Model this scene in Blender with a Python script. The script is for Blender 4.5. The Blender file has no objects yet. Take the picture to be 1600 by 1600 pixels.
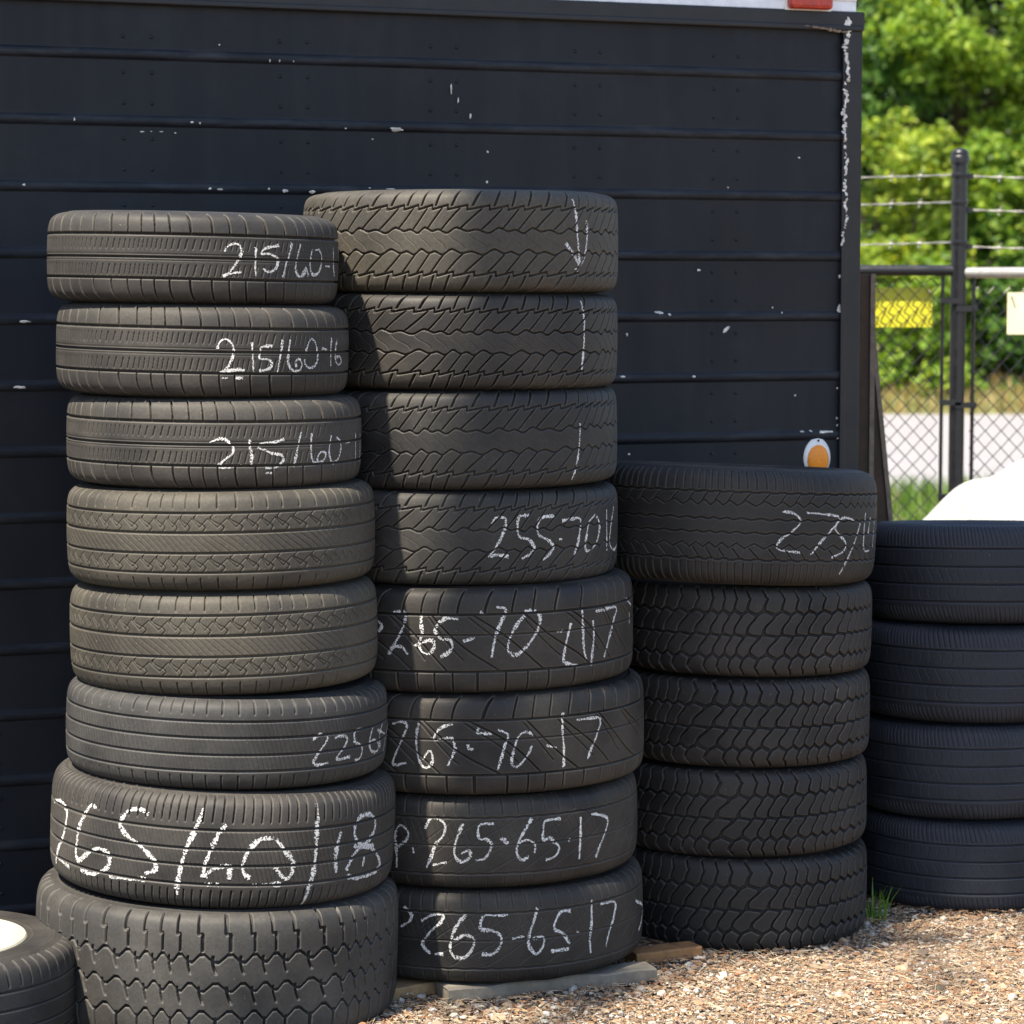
import bpy, math, random
import numpy as np
from mathutils import Vector, Matrix

random.seed(7)
rng = np.random.default_rng(11)
scene = bpy.context.scene
COL = scene.collection
R = math.radians

# ------------------------------------------------------------------ camera
EYE = 1.66
cam_d = bpy.data.cameras.new("camera")
cam = bpy.data.objects.new("camera", cam_d)
COL.objects.link(cam)
cam.location = (0, 0, EYE)
cam.rotation_euler = (R(90) - math.atan(350 / 4300), 0, 0)
cam_d.sensor_width = 36
cam_d.lens = 96.75
cam_d.clip_end = 2000
cam_d.dof.use_dof = True
cam_d.dof.focus_distance = 6.4
cam_d.dof.aperture_fstop = 5.6
scene.camera = cam

# ------------------------------------------------------------------ light
SUN_AZ, SUN_EL = 219.0, 61.0          # azimuth clockwise from +Y
world = bpy.data.worlds.new("World")
scene.world = world
world.use_nodes = True
wn = world.node_tree.nodes
sky = wn.new("ShaderNodeTexSky")
sky.sky_type = 'NISHITA'
sky.sun_disc = False
sky.sun_elevation = R(SUN_EL)
sky.sun_rotation = R(SUN_AZ)
wn["Background"].inputs[1].default_value = 0.10
world.node_tree.links.new(sky.outputs[0], wn["Background"].inputs[0])
sd = bpy.data.lights.new("sun", 'SUN')
sd.energy = 4.3
sd.angle = R(1.2)
sd.color = (1.0, 0.90, 0.74)
sun = bpy.data.objects.new("sun", sd)
COL.objects.link(sun)
sdir = Vector((math.sin(R(SUN_AZ)) * math.cos(R(SUN_EL)), math.cos(R(SUN_AZ)) * math.cos(R(SUN_EL)), math.sin(R(SUN_EL))))
sun.rotation_euler = (-sdir).to_track_quat('-Z', 'Y').to_euler()
sun.location = sdir * 30
scene.view_settings.view_transform = 'Standard'
scene.view_settings.look = 'None'
scene.view_settings.gamma = 1
scene.view_settings.exposure = 1.62

# ------------------------------------------------------------------ helpers
def np_mesh(name, V, F, mat=None, smooth=True, mats=None, midx=None):
    """mesh from an (n,3) array and a list of (m,k) face index arrays"""
    me = bpy.data.meshes.new(name)
    V = np.asarray(V, np.float32)
    if not isinstance(F, list): F = [F]
    F = [np.asarray(f, np.int32) for f in F if len(f)]
    me.vertices.add(len(V)); me.vertices.foreach_set("co", V.ravel())
    nl = sum(f.size for f in F); npoly = sum(len(f) for f in F)
    me.loops.add(nl); me.polygons.add(npoly)
    me.loops.foreach_set("vertex_index", np.concatenate([f.ravel() for f in F]))
    st, o = [], 0
    for f in F:
        st.append(o + np.arange(len(f)) * f.shape[1]); o += f.size
    me.polygons.foreach_set("loop_start", np.concatenate(st).astype(np.int32))
    me.polygons.foreach_set("use_smooth", np.full(npoly, smooth))
    for m in (mats or ([mat] if mat else [])): me.materials.append(m)
    if midx is not None: me.polygons.foreach_set("material_index", np.asarray(midx, np.int32))
    me.update(calc_edges=True); me.validate()
    return me

class MB:
    """collects plain shapes into one mesh"""
    def __init__(s): s.v = []; s.f = []; s.n = 0
    def add(s, v, f):
        s.v += [tuple(p) for p in v]
        s.f += [tuple(i + s.n for i in q) for q in f]; s.n += len(v)
    def box(s, x0, x1, y0, y1, z0, z1, M=None):
        v = [Vector(p) for p in ((x0,y0,z0),(x1,y0,z0),(x1,y1,z0),(x0,y1,z0),(x0,y0,z1),(x1,y0,z1),(x1,y1,z1),(x0,y1,z1))]
        if M: v = [M @ p for p in v]
        s.add(v, [(0,3,2,1),(4,5,6,7),(0,1,5,4),(1,2,6,5),(2,3,7,6),(3,0,4,7)])
    def tube(s, pts, rad, n=8, cap=True):
        pts = [Vector(p) for p in pts]
        rs = rad if isinstance(rad, (list, tuple)) else [rad] * len(pts)
        ring = []
        up = None
        for i, p in enumerate(pts):
            d = (pts[min(i+1, len(pts)-1)] - pts[max(i-1, 0)]).normalized()
            if up is None: up = Vector((0,0,1)) if abs(d.z) < .9 else Vector((1,0,0))
            a = d.cross(up)
            if a.length < 1e-4: a = d.cross(Vector((0,1,0)))
            a.normalize(); b = d.cross(a)
            ring.append([p + (a*math.cos(t)+b*math.sin(t))*rs[i] for t in [2*math.pi*k/n for k in range(n)]])
        v = [q for r_ in ring for q in r_]
        f = [(i*n+k, i*n+(k+1)%n, (i+1)*n+(k+1)%n, (i+1)*n+k) for i in range(len(pts)-1) for k in range(n)]
        if cap: f += [tuple(range(n))[::-1], tuple(range((len(pts)-1)*n, len(pts)*n))]
        s.add(v, f)
    def lathe(s, prof, n=24, M=None, cap=True):
        v = []
        for r_, z in prof:
            for k in range(n):
                p = Vector((r_*math.cos(2*math.pi*k/n), r_*math.sin(2*math.pi*k/n), z)); v.append(M @ p if M else p)
        m = len(prof)
        f = [(i*n+k, i*n+(k+1)%n, (i+1)*n+(k+1)%n, (i+1)*n+k) for i in range(m-1) for k in range(n)]
        if cap: f += [tuple(range(n))[::-1], tuple(range((m-1)*n, m*n))]
        s.add(v, f)
    def build(s, name, mat, parent=None, smooth=False, bevel=0, M=None):
        me = bpy.data.meshes.new(name)
        me.from_pydata(s.v, [], s.f); me.validate()
        me.materials.append(mat)
        if smooth: me.polygons.foreach_set("use_smooth", [True]*len(me.polygons))
        o = link(name, me, parent)
        if bevel:
            b = o.modifiers.new("bevel", 'BEVEL'); b.width = bevel; b.segments = 2; b.limit_method = 'ANGLE'
        if smooth and not bevel:
            try: me.set_sharp_from_angle(angle=R(40))
            except Exception: pass
        return o

def link(name, me, parent=None):
    o = bpy.data.objects.new(name, me); COL.objects.link(o)
    if parent: o.parent = parent
    return o

def empty(name, loc, rot=(0,0,0)):
    o = bpy.data.objects.new(name, None); COL.objects.link(o)
    o.location = loc; o.rotation_euler = rot; o.empty_display_size = .1
    return o

def tag(o, label=None, cat=None, group=None, kind=None):
    if label: o["label"] = label
    if cat: o["category"] = cat
    if group: o["group"] = group
    if kind: o["kind"] = kind
    return o

# ------------------------------------------------------------------ materials
class NT:
    def __init__(s, name):
        s.m = bpy.data.materials.new(name); s.m.use_nodes = True
        s.t = s.m.node_tree; s.b = s.t.nodes["Principled BSDF"]
    def n(s, typ, **kw):
        x = s.t.nodes.new(typ)
        for k, v in kw.items():
            if k.startswith("i_"):
                key = k[2:]; x.inputs[int(key) if key.isdigit() else key.replace("_", " ")].default_value = v
            else: setattr(x, k, v)
        return x
    def l(s, a, b): s.t.links.new(a, b)
    def noise(s, scale, detail=4, rough=.6, vec=None):
        x = s.n("ShaderNodeTexNoise"); x.inputs["Scale"].default_value = scale
        x.inputs["Detail"].default_value = detail; x.inputs["Roughness"].default_value = rough
        if vec is not None: s.l(vec, x.inputs["Vector"])
        return x.outputs["Fac"]
    def obj(s): return s.n("ShaderNodeTexCoord").outputs["Object"]
    def ramp(s, fac, stops, interp='LINEAR'):
        x = s.n("ShaderNodeValToRGB"); x.color_ramp.interpolation = interp
        e = x.color_ramp.elements
        while len(e) < len(stops): e.new(.5)
        for q, (p, c) in zip(e, stops):
            q.position = p; q.color = (c, c, c, 1) if isinstance(c, (int, float)) else (*c, 1)
        s.l(fac, x.inputs[0]); return x.outputs[0]
    def mix(s, fac, a, b):
        x = s.n("ShaderNodeMix", data_type='RGBA')
        for sock, v in ((x.inputs[0], fac), (x.inputs[6], a), (x.inputs[7], b)):
            if isinstance(v, (int, float)): sock.default_value = v
            elif isinstance(v, tuple): sock.default_value = (*v, 1)
            else: s.l(v, sock)
        return x.outputs[2]
    def bump(s, h, dist, strength=1.0):
        x = s.n("ShaderNodeBump"); x.inputs["Strength"].default_value = strength; x.inputs["Distance"].default_value = dist
        s.l(h, x.inputs["Height"]); s.l(x.outputs[0], s.b.inputs["Normal"])

def rubber(name, dust, dust_col=(.19,.165,.13), base=(.0090,.0090,.0102), rough=.62):
    t = NT(name)
    co = t.obj()
    oi = t.n("ShaderNodeObjectInfo").outputs["Random"]
    off = t.n("ShaderNodeVectorMath", operation='ADD'); t.l(co, off.inputs[0])
    sc_ = t.n("ShaderNodeVectorMath", operation='SCALE'); t.l(oi, sc_.inputs["Scale"]); sc_.inputs[0].default_value = (7, 13, 29)
    t.l(sc_.outputs[0], off.inputs[1]); v = off.outputs[0]
    big = t.noise(5, 4, .6, v); fine = t.noise(140, 3, .7, v)
    f1 = t.ramp(big, [(.3, max(0, dust-.16)), (.72, min(1, dust+.16))])
    f2 = t.ramp(fine, [(.3, .55), (.75, 1.0)])
    mm = t.n("ShaderNodeMath", operation='MULTIPLY'); t.l(f1, mm.inputs[0]); t.l(f2, mm.inputs[1])
    vr = t.n("ShaderNodeMath", operation='MULTIPLY_ADD'); t.l(oi, vr.inputs[0]); vr.inputs[1].default_value = .7; vr.inputs[2].default_value = .65
    m2 = t.n("ShaderNodeMath", operation='MULTIPLY'); t.l(mm.outputs[0], m2.inputs[0]); t.l(vr.outputs[0], m2.inputs[1])
    c = t.mix(m2.outputs[0], base, dust_col)
    # block edges scuffed paler by wear
    pt = t.ramp(t.n("ShaderNodeNewGeometry").outputs["Pointiness"], [(.505, 0.), (.58, .30)])
    c = t.mix(pt, c, tuple(min(1, q*1.15) for q in dust_col))
    # small pale specks of dried mud
    sp = t.ramp(t.noise(260, 1, .5, v), [(.76, 0.0), (.80, .5)])
    c = t.mix(sp, c, (.34,.29,.22))
    t.l(c, t.b.inputs["Base Color"])
    t.l(t.ramp(big, [(.3, rough-.08), (.8, rough+.16)]), t.b.inputs["Roughness"])
    t.b.inputs["Specular IOR Level"].default_value = .34
    t.bump(fine, .0008, .6)
    return t.m

def simple(name, col, rough=.6, metal=0., var=.25, scale=20, bump=0., spec=.5):
    t = NT(name); v = t.obj(); f = t.noise(scale, 5, .65, v)
    lo = tuple(c*(1-var) for c in col); hi = tuple(min(1, c*(1+var)) for c in col)
    t.l(t.ramp(f, [(.3, lo), (.7, hi)]), t.b.inputs["Base Color"])
    t.l(t.ramp(f, [(.3, max(.02, rough-.1)), (.7, min(1, rough+.1))]), t.b.inputs["Roughness"])
    t.b.inputs["Metallic"].default_value = metal
    t.b.inputs["Specular IOR Level"].default_value = spec
    if bump: t.bump(f, bump)
    return t.m

def islands(name, stops, rough=.8, interp='LINEAR'):
    t = NT(name); g = t.n("ShaderNodeNewGeometry")
    c = t.ramp(g.outputs["Random Per Island"], stops, interp)
    n_ = t.noise(60, 4, .6, t.obj())
    c2 = t.mix(t.ramp(n_, [(.3, .0), (.7, .35)]), c, (.16,.13,.10))
    t.l(c2, t.b.inputs["Base Color"]); t.b.inputs["Roughness"].default_value = rough
    t.b.inputs["Specular IOR Level"].default_value = .25
    return t.m

def leafmat(name, stops, trans=.35):
    t = NT(name); g = t.n("ShaderNodeNewGeometry")
    c = t.ramp(g.outputs["Random Per Island"], stops)
    t.l(c, t.b.inputs["Base Color"]); t.b.inputs["Roughness"].default_value = .5
    t.b.inputs["Specular IOR Level"].default_value = .3
    tr = t.n("ShaderNodeBsdfTranslucent")
    hs = t.n("ShaderNodeMix", data_type='RGBA', blend_type='MULTIPLY'); hs.inputs[0].default_value = 1
    t.l(c, hs.inputs[6]); hs.inputs[7].default_value = (1.5, 1.4, .5, 1); t.l(hs.outputs[2], tr.inputs[0])
    mx = t.n("ShaderNodeMixShader"); mx.inputs[0].default_value = trans
    t.l(t.b.outputs[0], mx.inputs[1]); t.l(tr.outputs[0], mx.inputs[2])
    t.l(mx.outputs[0], t.t.nodes["Material Output"].inputs[0])
    return t.m

# trailer paint: old black paint, faded in patches with vertical dull streaks
def trailer_paint():
    t = NT("black_trailer_paint"); v = t.obj()
    mp = t.n("ShaderNodeMapping"); mp.inputs["Scale"].default_value = (9, 9, .8); t.l(v, mp.inputs[0])
    st = t.noise(1.4, 5, .7, mp.outputs[0]); big = t.noise(1.6, 4, .6, v); fine = t.noise(150, 2, .6, v)
    c = t.mix(t.ramp(big, [(.32, 0.), (.7, 1.)]), (.0052,.0067,.0105), (.0100,.0124,.0182))
    c = t.mix(t.ramp(st, [(.52, 0.), (.8, .4)]), c, (.015,.0165,.021))
    c = t.mix(t.ramp(fine, [(.70, 0.), (.80, .25)]), c, (.06,.06,.06))
    # paint rubbed thin along the ribs
    sx = t.n("ShaderNodeSeparateXYZ"); t.l(v, sx.inputs[0])
    fr = t.n("ShaderNodeMath", operation='PINGPONG'); sub = t.n("ShaderNodeMath", operation='SUBTRACT'); sub.inputs[1].default_value = EYE + .1681*(.53-20)
    t.l(sx.outputs[2], sub.inputs[0]); t.l(sub.outputs[0], fr.inputs[0]); fr.inputs[1].default_value = .1681/2
    near_ = t.ramp(fr.outputs[0], [(.004, 1.), (.022, 0.)])
    mp2 = t.n("ShaderNodeMapping"); mp2.inputs["Scale"].default_value = (2.2, 2.2, 14); t.l(v, mp2.inputs[0])
    wr = t.ramp(t.noise(2.5, 5, .7, mp2.outputs[0]), [(.46, 0.), (.66, 1.)])
    ml = t.n("ShaderNodeMath", operation='MULTIPLY'); t.l(near_, ml.inputs[0]); t.l(wr, ml.inputs[1])
    c = t.mix(ml.outputs[0], c, (.026,.029,.037))
    gr = t.ramp(t.noise(3.2, 6, .75, v), [(.54, 0.), (.72, .55)])
    c = t.mix(gr, c, (.020,.020,.021))
    t.l(c, t.b.inputs["Base Color"])
    t.l(t.ramp(st, [(.3, .48), (.75, .68)]), t.b.inputs["Roughness"])
    t.b.inputs["Specular IOR Level"].default_value = .32
    t.bump(t.noise(45, 4, .6, v), .0012, .35)
    return t.m

M_PAINT = trailer_paint()
M_POST = simple("corner_post_paint", (.008,.008,.010), .5, 0, .3, 14, .0006)
M_CHIP = simple("bare_primer", (.62,.60,.55), .8, 0, .45, 60)
M_RUST = simple("rusty_paint_edge", (.20,.15,.105), .85, 0, .5, 90)
M_SILVER = simple("galvanised_rail", (.72,.73,.76), .45, .25, .15, 25)
M_RED = simple("red_reflector_plastic", (.42,.035,.02), .3, 0, .3, 60)
M_WHITEPL = simple("white_lamp_base", (.78,.78,.76), .4, 0, .06, 40)
M_AMBER = simple("amber_lens", (.85,.27,.012), .4, 0, .12, 120)
M_CHALK = simple("chalk", (.58,.58,.57), .95, 0, .3, 160)
M_GREYWOOD = simple("weathered_grey_wood", (.17,.15,.12), .85, 0, .3, 30, .002)
M_BROWNWOOD = simple("orange_brown_wood", (.26,.13,.05), .8, 0, .3, 30, .002)
M_TANWOOD = simple("tan_wood", (.26,.17,.085), .85, 0, .3, 30, .002)
M_DARKWOOD = simple("dark_brown_board", (.065,.042,.028), .85, 0, .4, 12, .001)
M_BOARDEDGE = simple("pale_board_edge", (.19,.15,.115), .85, 0, .35, 40, .001)
M_FENCE = simple("black_vinyl_coating", (.007,.007,.009), .38, 0, .2, 30)
M_WIRE = simple("galvanised_wire", (.40,.385,.35), .42, .5, .15, 50)
M_YELLOW = simple("yellow_sign_face", (.56,.52,.02), .5, 0, .06, 8)
M_WSIGN = simple("white_sign_face", (.66,.62,.40), .5, 0, .05, 8)
M_RIM = simple("white_rim_paint", (.36,.345,.29), .38, 0, .06, 30)
M_RIMDARK = simple("dark_rim_hole", (.02,.02,.02), .8)
M_BARK = simple("bark", (.055,.042,.03), .95, 0, .4, 25, .01)

# ------------------------------------------------------------------ setting
def ground_mat():
    t = NT("gravel_soil"); v = t.obj()
    a = t.noise(85, 5, .75, v); b = t.noise(9, 4, .6, v); c_ = t.noise(240, 2, .6, v)
    col = t.ramp(a, [(.30,(.08,.06,.043)), (.45,(.19,.142,.10)), (.56,(.26,.20,.14)), (.70,(.33,.29,.24))])
    col = t.mix(t.ramp(b, [(.42,0.),(.68,.4)]), col, (.27,.16,.09))
    t.l(col, t.b.inputs["Base Color"]); t.b.inputs["Roughness"].default_value = .95
    t.b.inputs["Specular IOR Level"].default_value = .2
    t.bump(t.mix(.5, a, c_), .012, 1.0)
    return t.m
M_GROUND = ground_mat()
n = 60
gx = np.concatenate([np.linspace(-300,-6,8), np.linspace(-5,6,n), np.linspace(8,300,8)])
gy = np.concatenate([np.linspace(-60,3,6), np.linspace(3.5,11,n), np.linspace(12,600,14)])
X, Y = np.meshgrid(gx, gy)
near = np.exp(-((X/4.5)**2 + ((Y-7)/3.5)**2))
Z = near*(.006*np.sin(X*3.1+1)*np.sin(Y*2.7)+.004*np.sin(X*7.3)*np.cos(Y*6.1+2)) - .004
V = np.stack([X, Y, Z], -1).reshape(-1, 3)
w_ = len(gx)
I = np.arange(len(V)).reshape(len(gy), w_)
F = np.stack([I[:-1,:-1], I[:-1,1:], I[1:,1:], I[1:,:-1]], -1).reshape(-1, 4)
tag(link("ground", np_mesh("ground", V, F, M_GROUND)), kind="structure")

M_ROAD = simple("pale_dusty_road", (.225,.215,.22), .9, 0, .12, 3)
mb = MB(); mb.add([(-60,22.5,.0),(80,22.5,.0),(80,36.5,.0),(-60,36.5,.0)], [(0,1,2,3)])
tag(mb.build("road", M_ROAD), kind="structure")

# grassy bank beyond the road
xs = np.linspace(-40, 60, 120); ys = np.linspace(36.3, 60, 24)
X, Y = np.meshgrid(xs, ys)
Z = .9*np.clip((Y-36.3)/5, 0, 1)**.8 * (1+.25*np.sin(X*.9)+.15*np.sin(X*2.3+1)) - .01
V = np.stack([X,Y,Z],-1).reshape(-1,3); I = np.arange(len(V)).reshape(len(ys),len(xs))
F = np.stack([I[:-1,:-1], I[:-1,1:], I[1:,1:], I[1:,:-1]], -1).reshape(-1,4)
M_BANK = simple("dry_grass_bank", (.11,.115,.035), .95, 0, .4, 4, .05)
tag(link("terrain_bank", np_mesh("terrain_bank", V, F, M_BANK)), kind="structure")

# ------------------------------------------------------------------ trailer
TR_ANG = R(21.3)
trailer = empty("box_trailer", (.983, 7.838, 0), (0, 0, TR_ANG))
tag(trailer, "long black ribbed metal box trailer standing behind the tyre stacks", "trailer")
TL, TD = 5.2, 2.3                      # length to the left, depth
RIB, RAIL0, RAIL1 = .1681, None, None
ribs = [EYE + RIB*(k+.53) for k in range(-11, 4)]
RAIL0 = EYE + RIB*4.31; RAIL1 = RAIL0 + .048
# side panel: rolled ribs, gently dented sheet, rivet heads
zs = [.05]
for h in ribs:
    zs += list(np.linspace(h-.018, h+.018, 17))
zs += [z for z in np.arange(.05, RAIL0, .042) if all(abs(z-h) > .03 for h in ribs)] + [RAIL0]
zs = np.array(sorted(set(np.round(zs, 4))))
xs = np.linspace(-TL, -.05, 170)
X, Z = np.meshgrid(xs, zs)
prof = np.zeros_like(Z)
for h in ribs:
    d = np.abs(Z-h)/.0135
    prof += .0085*np.where(d < 1, np.sqrt(np.clip(1-d**2, 0, 1)), 0)
dent = .0022*np.sin(X*5.3+Z*2.1)*np.sin(Z*4.7-X*1.3) + .0013*np.sin(X*13.7+1.7)*np.sin(Z*9.1+X*3)
Yp = -prof + dent
V = np.stack([X, Yp, Z], -1).reshape(-1, 3); I = np.arange(len(V)).reshape(len(zs), len(xs))
F4 = np.stack([I[:-1,:-1], I[:-1,1:], I[1:,1:], I[1:,:-1]], -1).reshape(-1, 4)
rv, rf = [], []
base = len(V)
hemi = []
for rr, dz in ((1., 0), (.8, .55), (.45, .85)):
    hemi += [(rr*math.cos(2*math.pi*k/8), rr*math.sin(2*math.pi*k/8), dz) for k in range(8)]
hemi.append((0, 0, 1.))
for gxr in np.arange(-.42, -TL, -.415):
    for dx in (-.037, .037):
        for h in ribs:
            for dz in (.045, .123):
                zz_ = h + dz
                if zz_ > RAIL0-.02: continue
                x_ = gxr+dx
                yy = .0022*math.sin(x_*5.3+zz_*2.1)*math.sin(zz_*4.7-x_*1.3) + .0013*math.sin(x_*13.7+1.7)*math.sin(zz_*9.1+x_*3)
                b0 = base + len(rv)
                for a, b, c in hemi: rv.append((x_+.0058*a, yy-.0032*c, zz_+.0058*b))
                for j in range(2):
                    for k in range(8): rf.append((b0+j*8+k, b0+j*8+(k+1)%8, b0+(j+1)*8+(k+1)%8, b0+(j+1)*8+k))
                for k in range(8): rf.append((b0+16+k, b0+16+(k+1)%8, b0+24, b0+24))
tri = np.array([f[:3] for f in rf if f[2] == f[3]]); qd = np.array([f for f in rf if f[2] != f[3]])
link("side_panel", np_mesh("side_panel", np.concatenate([V, np.array(rv)]), [F4, qd, tri], M_PAINT), trailer)
mb = MB(); mb.box(-.054, 0, -.012, .06, .04, RAIL0+.002)
mb.box(-.063, -.045, -.016, -.010, .05, RAIL0)            # lapped seam flange
mb.build("corner_post", M_POST, trailer, bevel=.007)
mb = MB(); mb.box(-TL, .004, -.017, .05, RAIL0-.003, RAIL1)
mb.box(-TL, .0, -.021, -.012, RAIL0-.006, RAIL0+.010)
mb.build("top_rail", M_POST, trailer, bevel=.004)
mb = MB(); mb.box(-TL, -.02, -.011, .045, RAIL1-.002, RAIL1+.075)
mb.box(-TL, -.02, -.015, -.005, RAIL1+.028, RAIL1+.040)
mb.build("roof_rail", M_SILVER, trailer, bevel=.004)
mb = MB(); mb.box(-TL, -.02, .045, TD, RAIL1+.02, RAIL1+.06)
mb.build("roof", M_SILVER, trailer)
mb = MB(); mb.box(-.03, -.004, .06, TD, .05, RAIL1+.018)
mb.build("end_wall", M_PAINT, trailer)
mb = MB(); mb.box(-TL, -.035, TD-.03, TD, .05, RAIL1+.018); mb.box(-TL, -TL+.03, .02, TD-.03, .05, RAIL1+.018)
mb.build("rear_wall", M_PAINT, trailer)
mb = MB(); mb.box(-TL, -.005, .02, TD, 0, .048)
mb.build("chassis_sill", M_POST, trailer)
# red reflector on the roof rail
mb = MB(); x0 = -0.175
mb.box(x0-.066, x0+.066, -.045, -.010, RAIL1+.001, RAIL1+.062)
rd = mb.build("marker_light", M_RED, trailer, bevel=.010); tag(rd, "red marker light on the roof rail")
mb = MB(); mb.box(x0-.072, x0+.072, -.016, -.011, RAIL1-.004, RAIL1+.066)
mb.build("lamp_base", M_WHITEPL, rd)
# amber oval lamp low on the side
LX, LZ = (-0.1278, 1.1806)
def oval(rx, rz, n_=40, tip=0.):
    out = []
    for k in range(n_):
        a = 2*math.pi*k/n_
        x = rx*math.cos(a); z = rz*math.sin(a)
        if z > 0: z *= 1+tip*(1-abs(math.cos(a)))**2
        out.append((x, z))
    return out
def dome(mb_, rx, rz, y0, h, cx, cz, tip=0., rings=7):
    o = oval(rx, rz, 40, tip); v = []; 
    for j in range(rings):
        t = j/(rings-1); s_ = math.cos(t*math.pi/2*.985); yy = y0 - h*math.sin(t*math.pi/2)
        v += [(cx+x*s_, yy, cz+z*s_) for x, z in o]
    f = [(j*40+k, j*40+(k+1)%40, (j+1)*40+(k+1)%40, (j+1)*40+k) for j in range(rings-1) for k in range(40)]
    f.append(tuple(range((rings-1)*40, rings*40)))
    mb_.add(v, f)
mb = MB(); dome(mb, .043, .054, -.002, .010, LX, LZ, .16)
al = mb.build("side_lamp", M_WHITEPL, trailer, smooth=True); tag(al, "oval amber side lamp in a white bezel")
mb = MB(); dome(mb, .034, .043, -.009, .010, LX, LZ-.006)
mb.build("amber_lens", M_AMBER, al, smooth=True)
mb = MB(); dome(mb, .0035, .0035, -.010, .003, LX, LZ+.049)
mb.build("screw", M_RIMDARK, al, smooth=True)
# chipped paint flakes showing bare primer
FLAKES = []
PEEL = []
RUSTS = []
FLAKES = [(-2.246, 2.085, 0.006, 0.0113, 0), (-1.386, 2.078, 0.0404, 0.0133, 0), (-2.377, 1.919, 0.0118, 0.0071, 0), (-1.894, 1.915, 0.0106, 0.0087, 0), (-1.868, 1.914, 0.0182, 0.0058, 0), (-1.692, 1.912, 0.0199, 0.0088, 0), (-1.619, 1.911, 0.0185, 0.0103, 0), (-1.737, 1.917, 0.0069, 0.0066, 0), (-2.069, 2.058, 0.0135, 0.0043, 0), (-2.02, 2.059, 0.0136, 0.0036, 0), (-2.046, 2.059, 0.0053, 0.0036, 0), (-1.983, 2.056, 0.0068, 0.0043, 0), (-1.942, 2.084, 0.0106, 0.0072, 0), (-1.92, 2.083, 0.0053, 0.0079, 0), (-1.732, 2.247, 0.0046, 0.0094, 0), (-1.706, 2.247, 0.0046, 0.008, 0), (-1.668, 2.247, 0.0046, 0.008, 0), (-1.526, 2.077, 0.0069, 0.0059, 0), (-1.45, 2.051, 0.0054, 0.0052, 0), (-1.864, 2.284, 0.0068, 0.0065, 0), (-1.462, 1.923, 0.007, 0.0044, 0), (-1.404, 1.921, 0.0249, 0.0037, 0), (-1.23, 2.188, 0.0055, 0.0298, 0), (-1.21, 2.157, 0.0047, 0.0179, 0), (-1.175, 2.117, 0.0063, 0.015, 0), (-1.126, 2.023, 0.0071, 0.0068, 0), (-1.128, 1.943, 0.0079, 0.0068, 0), (-0.192, 2.024, 0.0082, 0.0071, 0), (-0.413, 1.938, 0.0057, 0.0054, 0), (-0.625, 1.593, 0.0227, 0.007, 0), (-0.592, 1.588, 0.0089, 0.007, 0), (-0.499, 1.709, 0.009, 0.007, 0), (-0.717, 1.533, 0.0076, 0.0126, 0), (-0.732, 1.417, 0.0183, 0.0073, 0), (-0.517, 1.415, 0.0103, 0.0073, 0), (-0.618, 1.592, 0.0184, 0.0068, 0), (-0.591, 1.586, 0.0077, 0.0083, 0), (-0.272, 1.606, 0.0057, 0.0064, 0), (-0.245, 1.591, 0.0057, 0.0054, 0), (-0.059, 1.692, 0.0115, 0.0139, 0), (-0.178, 1.256, 0.0157, 0.0065, 0), (-0.15, 1.257, 0.0094, 0.006, 0), (-0.106, 1.254, 0.0482, 0.0085, 0), (-0.199, 1.358, 0.0078, 0.0074, 0), (-0.71, 1.203, 0.0076, 0.0073, 0), (-0.065, 1.376, 0.0063, 0.008, 0), (-0.04, 1.434, 0.0079, 0.014, 0), (-0.066, 1.291, 0.0079, 0.011, 0), (-0.064, 1.271, 0.0079, 0.0075, 0), (-0.065, 1.234, 0.0068, 0.0065, 0), (-0.502, 1.709, 0.0077, 0.0073, 0), (-0.06, 1.603, 0.0209, 0.0249, 0), (-0.047, 1.553, 0.0084, 0.0299, 0), (-0.044, 1.493, 0.0052, 0.01, 0), (-2.378, 1.576, 0.0306, 0.0081, 0), (-2.394, 1.41, 0.034, 0.0081, 0), (-0.417, 1.543, 0.0318, 0.0107, 40)]
PEEL = [(-0.0494, 2.416, 0.0216), (-0.0471, 2.386, 0.027), (-0.0509, 2.363, 0.0234), (-0.0587, 2.338, 0.018), (-0.0522, 2.302, 0.0144), (-0.0498, 2.27, 0.0108), (-0.0536, 2.238, 0.0108), (-0.0573, 2.208, 0.0144), (-0.0529, 2.181, 0.0126), (-0.0607, 2.154, 0.0126), (-0.0563, 2.118, 0.0144), (-0.0621, 2.091, 0.0108), (-0.0537, 2.07, 0.0144), (-0.0534, 2.041, 0.0072), (-0.0511, 2.011, 0.009), (-0.0527, 1.975, 0.009), (-0.0564, 1.939, 0.0126), (-0.054, 1.912, 0.0108), (-0.0517, 1.885, 0.0072), (-0.0513, 1.849, 0.0072), (-0.0591, 1.819, 0.0072), (-0.0607, 1.781, 0.0109)]
RUSTS = [(-0.202, 2.39, 0.0054), (-0.168, 2.387, 0.0072), (-0.1318, 2.383, 0.009), (-0.1016, 2.379, 0.0144), (-0.0753, 2.376, 0.0126), (-0.051, 2.374, 0.0108)]
def rib_y(z):
    for h in ribs:
        d = abs(z-h)/.0135
        if d < 1: return -.0085*math.sqrt(1-d*d)
    return 0.
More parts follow.
